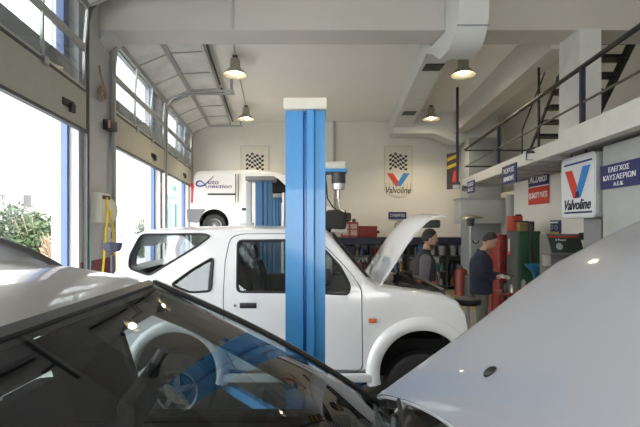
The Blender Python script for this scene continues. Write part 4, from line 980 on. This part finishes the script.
# boxes on the bench top
o = crate('red_toolbox', xat(359, 12.9), xat(376.5, 12.9), zt, .34, mat('toolbox_red', (.20, .018, .018), .45), 'solid red metal toolbox on the bench top', .35, 12.75)
MB().box(xat(376.5, 12.9), 12.8, zt + .12, xat(379, 12.9), 12.95, zt + .2, .01).build('latch', BLACK, o)
o = empty('display_case', (xat(350, 12.9), 12.95, zt), 'pale red-framed display case left of the red toolbox', 'case'); xa, xb = xat(341, 12.9), xat(358, 12.9)
MB().box(xa, 12.8, zt, xb, 13.1, zt + .46).build('case_body', mat('case_pink', (.50, .40, .36), .6), o, 0)
mb = MB(); mb.box(xa, 12.78, zt, xb, 12.81, zt + .06); mb.box(xa, 12.78, zt + .40, xb, 12.81, zt + .46)
for x in (xa, (xa + xb) / 2 - .02, xb - .04): mb.box(x, 12.78, zt, x + .04, 12.81, zt + .46)
mb.box(xa, 12.78, zt + .22, xb, 12.81, zt + .26); mb.build('frame', mat('case_frame', (.32, .07, .06), .5), o, 0)
tag(MB().lathe([(.001, 0), (.06, 0), (.06, .05), (.03, .1), (.001, .1)], (xat(354, 12.9), 12.9, zt + .46), n=12).build('gas_knob', DGREY), 'small dark knob-like can on top of the pale display case', 'can')
# patio heater
q = Vector((xat(470.5, 10.9), 10.9, 0)); r = empty('patio_heater', q, 'tall patio heater with wide dish behind the mechanic in navy', 'patio heater')
MB().lathe([(.001, 2.17), (.08, 2.165), (.30, 2.09), (.315, 2.075), (.08, 2.12), (.001, 2.12)], q, n=28).build('dish', mat('heater_dish', (.30, .28, .23), .4, .6), r)
MB().cyl(q + Vector((0, 0, 1.88)), q + Vector((0, 0, 2.12)), .085, .11, n=16).build('burner', DGREY, r); MB().cyl(q + Vector((0, 0, .5)), q + Vector((0, 0, 1.9)), .03).build('pole', STEEL, r)
MB().lathe([(.001, 0), (.20, 0), (.20, .05), (.15, .1), (.15, .60), (.05, .66), (.001, .66)], q, n=24).build('gas_cover', mat('heater_base', (.05, .05, .055), .5), r)
MB().tube([q + Vector((.03, -.05, 1.52)), q + Vector((.06, -.05, 1.46)), q + Vector((.12, -.05, 1.43)), q + Vector((.18, -.05, 1.46)), q + Vector((.20, -.05, 1.52))], .014, 6).build('hook', BLACK, r)
# red drums
q = Vector((xat(461, 11.6), 11.6, 0))
o = empty('red_gas_cylinder', q, 'dark red drum-shaped cylinder standing on the floor before the bench', 'cylinder')
MB().lathe([(.001, 0), (.17, 0), (.165, .03), (.165, .62), (.14, .70), (.05, .74), (.001, .74)], q, n=24).build('tank', mat('drum_red', (.15, .018, .013), .45), o); MB().cyl(q + Vector((0, 0, .73)), q + Vector((0, 0, .80)), .04).build('valve', DGREY, o)
struct(MB().box(2.2, 9.6, 0.0, 4.6, 12.4, .006).build('floor_marking', mat('yellow_floor_paint', (.24, .225, .09), .5, var=.15), smooth=0))

# ================================================================ TOOL CABINETS, MACHINES ON THE RIGHT
q = Vector((xat(502, 7.9), 7.9, 0)); r = empty('red_tool_cabinet', (q.x, 8.1, 0), 'tall red tool trolley between the mechanic in navy and the green machine', 'tool cabinet')
xa, xb = xat(498, 8.0), xat(507.5, 8.0)
MB().box(xa, 7.98, .12, xb, 8.45, 1.72, .015).build('cabinet_body', RED, r)
for k in range(7):
    z = .2 + k * .21; d = MB().box(xa + .015, 7.96, z, xb - .015, 7.98, z + .19, .004).build('drawer', RED, r); MB().box(xa + .04, 7.94, z + .14, xb - .04, 7.965, z + .16).build('drawer_handle', DGREY, d, 0)
for x in (xa + .05, xb - .05):
    for y in (8.05, 8.38): MB().cyl((x - .02, y, .06), (x + .02, y, .06), .06).build('castor', RUB, r)
r = empty('green_machine_cabinet', (xat(524, 7.5), 7.6, 0), 'dark green machine cabinet with dark grey side panel, right of the red tool trolley', 'machine')
xa, xm, xb = xat(519, 7.4), xat(524, 7.4), xat(541, 7.4)
MB().box(xa, 7.4, .08, xb, 7.87, 1.79, .015).build('cabinet_body', GREEN, r)
MB().box(xa - .015, 7.42, .12, xa + .005, 7.85, 1.77, .005).build('front_panel', mat('machine_face', (.05, .055, .05), .5), r)  # dark grey cladding on the left side of the green cabinet
MB().box(xa - .02, 7.72, 1.42, xa - .014, 7.78, 1.65).build('warning_sticker', mat('sticker_pale', (.5, .45, .42), .5), r, 0); MB().box(xa - .03, 7.72, 1.36, xa - .014, 7.78, 1.42).build('red_switch', BRED, r)
MB().tube([(xat(531, 7.3), 7.3, 1.9), (xat(531.5, 7.3), 7.3, 1.5), (xat(533, 7.3), 7.3, 1.1)], .035, 6).build('arm', BLACK, r)
MB().box(xat(529, 7.3), 7.28, 1.80, xat(534, 7.3), 7.36, 1.96, .01).build('arm_head', BLACK, r)
for x in (xa + .05, xb - .05):
    for y in (7.46, 7.8): MB().cyl((x, y, 0), (x, y, .08), .03).build('foot', RUB, r)
def case(nm, px0, px1, py0, py1, Y, m, lab, z0=None, d=.3):
    a, b = xat(px0, Y), xat(px1, Y); zb = EYE + (HZ - py1) / FPX * Y if z0 is None else z0; zt_ = EYE + (HZ - py0) / FPX * Y
    o = empty(nm, ((a + b) / 2, Y + d / 2, zb), lab, 'case'); MB().box(a, Y, zb, b, Y + d, zt_, .012).build('case_body', m, o)
    MB().box(a + .02, Y - .012, zb + (zt_ - zb) * .6, b - .02, Y, zb + (zt_ - zb) * .66).build('case_seam', BLACK, o, 0); MB().box((a + b) / 2 - .05, Y - .03, zt_ - .01, (a + b) / 2 + .05, Y - .005, zt_ + .02, .004).build('handle', BLACK, o)
case('orange_red_case', 513, 523, 215.5, 231, 7.6, ORANGE, 'orange-red plastic case on top of the green machine', 1.79, .26)
case('ochre_box', 520, 530, 222, 231, 7.45, mat('ochre_box', (.22, .15, .06), .6), 'ochre brown box in front of the orange-red case', 1.79, .14)
q = Vector((xat(535.5, 6.9), 6.9, 0)); o = empty('oil_funnel', q, 'light blue plastic funnel basin standing before the green machine', 'funnel')
MB().lathe([(.03, 1.02), (.05, 1.12), (.16, 1.24), (.165, 1.26), (.155, 1.26), (.001, 1.14)], q, n=24).build('bowl', mat('funnel_blue', (.01, .15, .30), .4), o); MB().cyl(q, q + Vector((0, 0, 1.05)), .03).build('stand', DGREY, o); MB().cyl(q, q + Vector((0, 0, .04)), .2, n=20).build('stand_foot', DGREY, o)
# tester console
Y = 6.2; xa, xb = xat(551, Y), xat(585, Y); zt_ = EYE + (HZ - 234) / FPX * Y; zl = EYE + (HZ - 254) / FPX * Y
r = empty('tester_console', ((xa + xb) / 2, 6.4, 0), 'wide grey tester console with slanting dark panel by the lightbox sign', 'machine')
MB().prism([(xa, Y + .15, 0), (xa, Y + .15, zl - .1), (xa, Y, zl), (xa, Y + .14, zt_), (xa, Y + .32, zt_), (xa, Y + .32, 0)], (xb - xa, 0, 0)).build('console_body', mat('console_grey', (.20, .20, .19), .5), r, 0)
def cp(u, t, d=.006): return Vector((xa + (xb - xa) * u, Y + .14 * t - d, zl + (zt_ - zl) * t + d * .4))
MB().prism([cp(.03, .05), cp(.97, .05), cp(.97, .9), cp(.03, .9)], (0, -.004, .002)).build('control_panel', mat('console_green', (.045, .06, .05), .4), r, 0)
MB().prism([cp(.02, .80, .012), cp(.98, .80, .012), cp(.98, .86, .012), cp(.02, .86, .012)], (0, -.003, .001)).build('red_stripe', BRED, r, 0)
a = cp(.28, .35, .012); MB().lathe([(.001, 0), (.045, 0), (.05, .01), (.001, .012)], a, (0, -1, .3), 20).build('gauge', mat('gauge_face', (.45, .46, .45), .3), r)
text('lettering', '4 Power', .16, .035, cp(.38, .68, .012), (1, 0, 0), (0, .35, 1), WTXT, r)
MB().box(xa - .09, Y - .0, 1.30, xa + .0, Y + .08, 1.45, .01).build('side_box', mat('switch_box', (.4, .4, .38), .5), r)
MB().box(xb - .03, Y + .0, zt_ - .09, xb + .09, Y + .12, zt_ + .02, .02).build('handset', BLACK, r)
o = plate('small_wall_poster', (4.13, 7.50, 1.86), rx, (0, 0, 1), .32, .24, mat('poster_blue', (.04, .06, .16), .6), 'small dark blue and yellow poster on the wall above the tester console', 'poster', [])
MB().box(4.105, 7.36, 1.745, 4.115, 7.64, 1.78).build('yellow_band', YEL, o, 0); MB().box(4.105, 7.38, 1.93, 4.115, 7.62, 1.955).build('white_line', WTXT, o, 0)
for dy in (-.1, .1): MB().tube([(4.108, 7.5 + dy * .7 + .04 * cos(a / 2), 1.855 + .04 * sin(a / 2)) for a in range(13)], .008, 4, True).build('ring_mark', mat('ring_grey', (.3, .35, .4), .5), o)
# trolley with red parts in front of the mechanic in navy
q = Vector((xat(503, 6.3) + .14, 6.3, 0)); r = empty('tool_trolley', (q.x, 6.5, 0), 'low red workshop trolley in front of the mechanic in navy', 'trolley')
for z in (.3, .84): MB().box(q.x - .15, 6.3, z, q.x + .35, 6.75, z + .04, .01).build('tray', RED, r)
for dx in (-.13, .33):
    for dy in (.02, .43): MB().cyl((q.x + dx, 6.3 + dy, .08), (q.x + dx, 6.3 + dy, .86), .015).build('upright', RED, r); MB().cyl((q.x + dx - .015, 6.3 + dy, .04), (q.x + dx + .015, 6.3 + dy, .04), .04).build('castor', RUB, r)
for i, (dx, m, h) in enumerate(((-.06, DGREY, .12), (.04, STEEL, .08), (.22, MATS['can_white'], .16))):
    bottle(q.x + dx, 6.42, .88, .035, h + .06, m, ['dark can on the red trolley', 'silver can on the red trolley', 'white spray can on the red trolley'][i], None, cat='can')
# black stool and parts at the car front
q = Vector((xat(478, 5.5), 5.9, 0)); o = empty('creeper_stool', q, 'low black cluttered stool behind the off-roader bonnet', 'stool')
MB().lathe([(.001, .80), (.17, .80), (.19, .84), (.17, .88), (.001, .89)], q, n=20).build('seat', BLACK, o); MB().cyl(q + Vector((0, 0, .1)), q + Vector((0, 0, .8)), .03).build('column', STEEL, o)
for a in range(5): e = Vector((.24 * cos(a * 1.257), .24 * sin(a * 1.257), .05)); MB().tube([q + Vector((0, 0, .12)), q + e], .018, 5).build('foot_spoke', BLACK, o)

# ================================================================ PEOPLE
def skin(chains):
    """chains: list of [(pos, r), ...]; each chain becomes its own skinned tube; returns bmesh-joined mesh"""
    bm = bmesh.new()
    for ch in chains:
        me = bpy.data.meshes.new('c'); me.from_pydata([p for p, r in ch], [(i, i + 1) for i in range(len(ch) - 1)], [])
        ob = bpy.data.objects.new('c', me); COL.objects.link(ob); sk = ob.modifiers.new('s', 'SKIN'); sk.use_smooth_shade = True
        for i, (p, r) in enumerate(ch):
            sv = me.skin_vertices[0].data[i]; sv.radius = (r, r) if not isinstance(r, tuple) else r; sv.use_root = (i == 0)
        ss = ob.modifiers.new('u', 'SUBSURF'); ss.levels = 2
        dg = bpy.context.evaluated_depsgraph_get(); dg.update(); m2 = bpy.data.meshes.new_from_object(ob.evaluated_get(dg)); bm.from_mesh(m2); bpy.data.objects.remove(ob)
    return bm
def remesh(bm, vox):
    me = bpy.data.meshes.new('r'); bm.to_mesh(me); bm.free(); ob = bpy.data.objects.new('r', me); COL.objects.link(ob)
    rm = ob.modifiers.new('r', 'REMESH'); rm.mode = 'VOXEL'; rm.voxel_size = vox; rm.use_smooth_shade = True; sm = ob.modifiers.new('m', 'SMOOTH'); sm.iterations = 3; sm.factor = .5
    dg = bpy.context.evaluated_depsgraph_get(); dg.update(); out = bpy.data.meshes.new_from_object(ob.evaluated_get(dg)); bpy.data.objects.remove(ob); out.materials.clear(); return out
SKIN_M = mat('skin', (.42, .25, .17), .55, var=.04); HAIR = mat('black_hair', (.012, .01, .009), .6)
def person(loc, yaw, H, arms, jacket_m, sleeve_m, trouser_m, label, head_pitch=0, glove=None, beard=False, collar=None, bulk=1.0):
    """built facing +x, feet at z 0, then turned by yaw"""
    root = empty('person', loc, label, 'person')
    s = H / 1.78; T = Matrix.Translation(loc) @ Matrix.Rotation(radians(yaw), 4, 'Z') @ Matrix.Scale(s, 4)
    def fin(me, name, m, par=root): me.transform(T); return link_mesh(name, me, m, par)
    hc = Vector((.05 + .11 * sin(radians(head_pitch)), 0, 1.655 - .02 * sin(radians(head_pitch))))
    Rh = Matrix.Translation(hc) @ Matrix.Rotation(radians(head_pitch), 4, 'Y')
    # body skin: head, neck, torso, limbs and hands, one surface
    def trunk(prof, ky):
        b = MB().lathe([(.001, prof[0][1])] + prof + [(.001, prof[-1][1])], (-.005, 0, 0), n=28)
        for v in b.bm.verts: v.co.y *= lerp(ky, v.co.z)
        return b.mesh('t')
    chains = [[((-.01, 0, 1.40), .05), ((.0, 0, 1.48), .052), (tuple(hc - Vector((.02, 0, .06))), .056)]]
    legs = {}
    for sd in (-1, 1): legs[sd] = [((-.0, sd * .09, .95), .085), ((.01, sd * .10, .52), .06), ((-.02, sd * .11, .10), .042), ((.02, sd * .11, .045), .04), ((.15, sd * .13, .035), .035)]; chains.append(legs[sd])
    hands = {}
    for sd in (-1, 1):
        sh, el, wr, hd, curl = arms[sd]; chains.append([(sh, .05), (el, .042), (wr, .028), (tuple(Vector(wr).lerp(Vector(hd), .55)), (.022, .036))])
        w = Vector(wr); d = (Vector(hd) - w).normalized(); side = d.cross(Vector((0, 0, 1))); side = side.normalized() if side.length > .2 else Vector((0, 1, 0)); up = side.cross(d)
        base = w + d * .055; hands[sd] = []
        for k in range(4):
            b = base + side * (.028 - .0187 * k); L = (.062, .07, .066, .052)[k]; c1 = b + d * .04; c2 = c1 + (d * cos(curl) - up * sin(curl)) * L * .5; c3 = c2 + (d * cos(2 * curl) - up * sin(2 * curl)) * L * .4
            hands[sd].append([(tuple(b), .010), (tuple(c1), .0095), (tuple(c2), .009), (tuple(c3), .0075)])
        b = w + d * .02 + side * .028; hands[sd].append([(tuple(b), .012), (tuple(b + side * .025 + d * .03 - up * .01), .011), (tuple(b + side * .025 + d * .065 - up * .02), .009)])
        chains += hands[sd]
    bm = skin(chains); bm.from_mesh(trunk([(.09, .94), (.085, 1.15), (.10, 1.33), (.07, 1.42)], [(.9, 1.3), (1.35, 1.6)]))
    hb = MB()
    hb.ball((0, 0, .02), .1, (.98, .77, 1.12), 20); hb.ball((.028, 0, -.045), .068, (1.0, .86, 1.0), 16); hb.ball((.065, 0, -.075), .028, (1, 1.1, .8), 10)   # skull, jaw, chin
    hb.ball((.100, 0, -.010), .014, (1.1, .8, 1.2), 8); hb.ball((.092, 0, .015), .010, (1, .8, 2.0), 8)
    for sd in (-1, 1): hb.ball((-.005, sd * .078, -.005), .024, (.7, .35, 1.25), 10); hb.ball((.082, sd * .030, .037), .013, (.6, 1.6, .5), 8)
    hb.ball((.088, 0, -.048), .014, (.6, 1.6, .45), 8)
    me = hb.mesh('h'); me.transform(Rh); bm.from_mesh(me); fin(remesh(bm, .0065), 'body', SKIN_M)
    # eyes, hair
    for sd in (-1, 1):
        m = MB().ball((.086, sd * .031, .020), .010, (.7, 1.1, .7), 8).mesh('e'); m.transform(Rh); fin(m, 'eye', BLACK)
    h = MB(); h.ball((-.010, 0, .030), .1035, (1.0, .80, 1.13), 20)
    bmesh.ops.bisect_plane(h.bm, geom=h.bm.verts[:] + h.bm.edges[:] + h.bm.faces[:], plane_co=(.052, 0, .078), plane_no=(.80, 0, -.60), clear_outer=True)
    bmesh.ops.bisect_plane(h.bm, geom=h.bm.verts[:] + h.bm.edges[:] + h.bm.faces[:], plane_co=(-.03, 0, -.03), plane_no=(.35, 0, -.94), clear_outer=True)
    m = h.mesh('h'); m.transform(Rh); fin(m, 'hair', HAIR)
    if beard:
        b = MB(); b.ball((.028, 0, -.047), .0705, (1.0, .88, .98), 16)
        bmesh.ops.bisect_plane(b.bm, geom=b.bm.verts[:] + b.bm.edges[:] + b.bm.faces[:], plane_co=(.03, 0, -.068), plane_no=(-.25, 0, 1), clear_outer=True)
        m = b.mesh('b'); m.transform(Rh); fin(m, 'beard', mat('stubble', (.10, .065, .05), .8))
    # clothes
    bm = bmesh.new(); bm.from_mesh(trunk([(r_ * (bulk if z_ < 1.40 else 1 + (bulk - 1) * .4), z_) for r_, z_ in [(.125, .86), (.130, .90), (.130, 1.0), (.134, 1.15), (.136, 1.28), (.124, 1.37), (.097, 1.435), (.068, 1.475), (.060, 1.505)]], [(.9, 1.32), (1.1, 1.25), (1.36, 1.60), (1.44, 1.5), (1.50, 1.05)]))
    jm = fin(remesh(bm, .012), 'jacket', jacket_m)
    for sd in (-1, 1):
        sh, el, wr, hd, curl = arms[sd]; w_ = Vector(el).lerp(Vector(wr), .93)
        fin(remesh(skin([[(tuple(Vector(sh) + Vector((0, -sd * .05, .0))), .07 * bulk), (sh, .078 * bulk), (el, .060 * bulk), (tuple(w_), .045 * bulk)]]), .01), 'sleeve', sleeve_m, jm)
        if glove:
            g = skin([[(tuple(Vector(wr)), .034), (tuple(Vector(wr).lerp(Vector(hd), .5)), (.028, .042))]] + [[(p, r_ + .003) for p, r_ in f] for f in hands[sd]])
            fin(remesh(g, .006), 'glove', glove)
    c = MB().tube([Vector((-.0 + .058 * cos(a), .060 * sin(a), 1.503 - .010 * cos(a))) for a in [2 * pi * i / 20 for i in range(20)]], .013, 6, True).mesh('c'); fin(c, 'collar', collar or jacket_m, jm)
    if jacket_m != sleeve_m:
        pass
    lg = [[((0, sd * .085, .90), .10), ((.01, sd * .10, .52), .075), ((-.02, sd * .11, .10), .068)] for sd in (-1, 1)]
    lb = skin(lg); lb.from_mesh(trunk([(.10, .82), (.115, .86), (.115, .95), (.108, 1.02)], [(.8, 1.45), (1.0, 1.3)])); fin(remesh(lb, .012), 'trousers', trouser_m)
    for sd in (-1, 1):
        b = MB(); b.ball((.06, sd * .12, .055), .07, (2.0, .75, .75), 14); b.cyl((-.02, sd * .11, .04), (-.02, sd * .11, .14), .06, .055)
        m = b.mesh('s'); 
        for v in m.vertices: v.co.z = max(v.co.z, 0.0)
        fin(m, 'shoe', BLACK)
    return root, T
def arm(sh, el, wr, hd, curl): return (sh, el, wr, hd, curl)
GRW = mat('workwear_grey', (.15, .14, .165), .8); GRD = mat('workwear_dark', (.035, .035, .038), .85); NVW = mat('workwear_navy', (.020, .026, .05), .85); OLV = mat('work_trousers', (.16, .16, .14), .85)
p1, T1 = person((xat(425, 5.95), 5.95, 0), -8, 1.83, {-1: arm((-.01, -.20, 1.40), (-.04, -.26, 1.12), (.02, -.25, .87), (.06, -.24, .79), .35), 1: arm((-.01, .20, 1.40), (.0, .26, 1.12), (.14, .22, .90), (.2, .2, .83), .35)},
       GRD, GRW, GRD, 'dark-haired mechanic in grey and black workwear standing in profile behind the raised bonnet', 8, None, True, None, 1.12)
yk = MB().box(-.10, -.19, 1.27, .09, -.0, 1.43, .03).mesh('y'); bpy.data.meshes.remove(yk)
b = MB().box(.06, -.165, 1.07, .12, -.10, 1.10, .004).mesh('m'); b.transform(T1); link_mesh('red_badge', b, BRED, p1)
p2, T2 = person((xat(481.5, 6.45), 6.45, 0), -28, 1.79, {-1: arm((-.01, -.20, 1.40), (.0, -.27, 1.13), (.24, -.12, 1.13), (.32, -.07, 1.14), .7), 1: arm((-.01, .20, 1.40), (.02, .26, 1.13), (.27, .08, 1.12), (.35, .03, 1.13), .7)},
       NVW, NVW, OLV, 'mechanic in navy sweater and grey trousers looking down at a phone in gloved hands', 32, mat('pale_glove', (.52, .52, .50), .7), False, mat('navy_collar', (.02, .025, .045), .8), 1.25)
ph = MB().box(.33, -.03, 1.158, .45, .03, 1.168, .004).mesh('p'); ph.transform(T2 @ rot_about((.38, 0, 1.16), 'Y', 20))
o = link_mesh('phone', ph, BLACK); tag(o, 'dark phone held by the mechanic in navy', 'phone')

# ================================================================ OUTSIDE
struct(MB().box(-60, -30, -.12, LW(0) - 1.2, 60, -.02).build('ground', mat('outside_ground', (.33, .325, .31), .9), smooth=0))
def house(nm, x, y0, y1, z, m, label, depth=6, wins=(), extra=None):
    r = empty(nm, (x - depth / 2, (y0 + y1) / 2, 0), label, 'building'); MB().box(x - depth, y0, 0, x, y1, z).build('walls', m, r, 0)
    MB().box(x - depth - .2, y0 - .2, z, x + .25, y1 + .2, z + .35).build('roof_slab', m, r, 0)
    for (ya, yb_, za, zb) in wins:
        f = MB().box(x, ya - .08, za - .08, x + .05, yb_ + .08, zb + .08).build('window', mat('house_frame', (.2, .2, .2), .6), r, 0); MB().box(x + .05, ya, za, x + .07, yb_, zb).build('pane', mat('house_pane', (.08, .09, .10), .3), f, 0)
    return r
HW_ = mat('house_white', (.34, .34, .335), .8, var=.03)
h1 = house('apartment_building', -15, 8, 26, 9, HW_, 'pale building with small windows and air units beyond the nearest door opening', 6, [(17.6, 18.6, 3.4, 4.1), (20.2, 21.0, 3.2, 3.9), (11, 12, 5, 6), (14, 15, 5, 6), (18, 19, 6, 7), (22, 23, 6, 7)])
for (y, z) in ((19.2, 3.3), (21.6, 2.9)): 
    MB().box(-15, y, z, -14.6, y + .8, z + .55).build('air_unit', mat('unit_grey', (.16, .16, .16), .6), h1, 0)
h2 = house('warehouse', -17, 34, 60, 8, HW_, 'bright white building with green shutters seen through the two far doors', 8, [(36.5, 38.5, .9, 1.9), (42, 44, 3, 4.2), (46, 48, 3, 4.2)])
TG = mat('shutter_green', (.03, .20, .13), .6)
for (ya, yb_, za, zb) in ((43.5, 45, .2, 6.2), (45, 50, 5.0, 5.4), (46, 48, .2, 4.6), (49.5, 53, 6, 6.5), (50, 53.5, .2, 4.5)): MB().box(-17, ya, za, -16.7, yb_, zb).build('green_panel', TG, h2, 0)
MB().box(-17, 40, 1.6, -16.85, 42.5, 2.0).build('dark_ledge', MATS['unit_grey'], h2, 0)
LEAF = mat('bush_leaf', (.06, .095, .035), .7, var=.35, scale=3); LEAF2 = mat('bush_leaf_grey', (.085, .11, .07), .7, var=.3, scale=3); TWIG = mat('dry_twig', (.28, .20, .13), .9)
def bush(c, R, n, m, label, tw=False):
    r = empty('bush', c, label, 'bush'); c = Vector(c); mb = MB()
    for i in range(n):
        d = Vector((random.gauss(0, 1), random.gauss(0, 1), abs(random.gauss(0, .9)))).normalized() * random.uniform(.55, 1.0); p = c + Vector((d.x * R[0], d.y * R[1], d.z * R[2] + .05))
        u = Vector((random.gauss(0, 1), random.gauss(0, 1), random.gauss(0, 1))).normalized(); v = u.orthogonal().normalized(); a = random.uniform(.05, .11)
        q = [p - u * a, p + v * a * .5, p + u * a, p - v * a * .5]; f = [mb.bm.verts.new(x) for x in q]; mb.bm.faces.new(f)
    me = bpy.data.meshes.new('b'); mb.bm.to_mesh(me); mb.bm.free(); link_mesh('foliage', me, m, r)
    t = MB()
    for i in range(10 if not tw else 30):
        a = random.uniform(0, 6.28); e = Vector((cos(a) * R[0] * .7, sin(a) * R[1] * .7, R[2] * random.uniform(.5, 1.0))); t.tube([c, c + e * .5 + Vector((0, 0, .1)), c + e], .012, 4)
    t.build('stems', TWIG, r)
bush((-11.3, 15.6, 0), (1.4, 1.6, 2.75), 5200, LEAF2, 'tall grey-green bush farther left beyond the nearest door')
bush((-8.9, 13.6, 0), (.9, 1.1, 2.3), 3800, LEAF, 'rounder fresh green bush close to the blue door frame')
bush((-7.6, 12.4, 0), (.6, .7, 1.75), 500, TWIG, 'dry brown twiggy shrub in front of the green bush', True)
bush((-10.4, 26, 0), (1.0, 1.0, 2.6), 2500, LEAF2, 'slim grey-green bush just right of the hose reel outside')
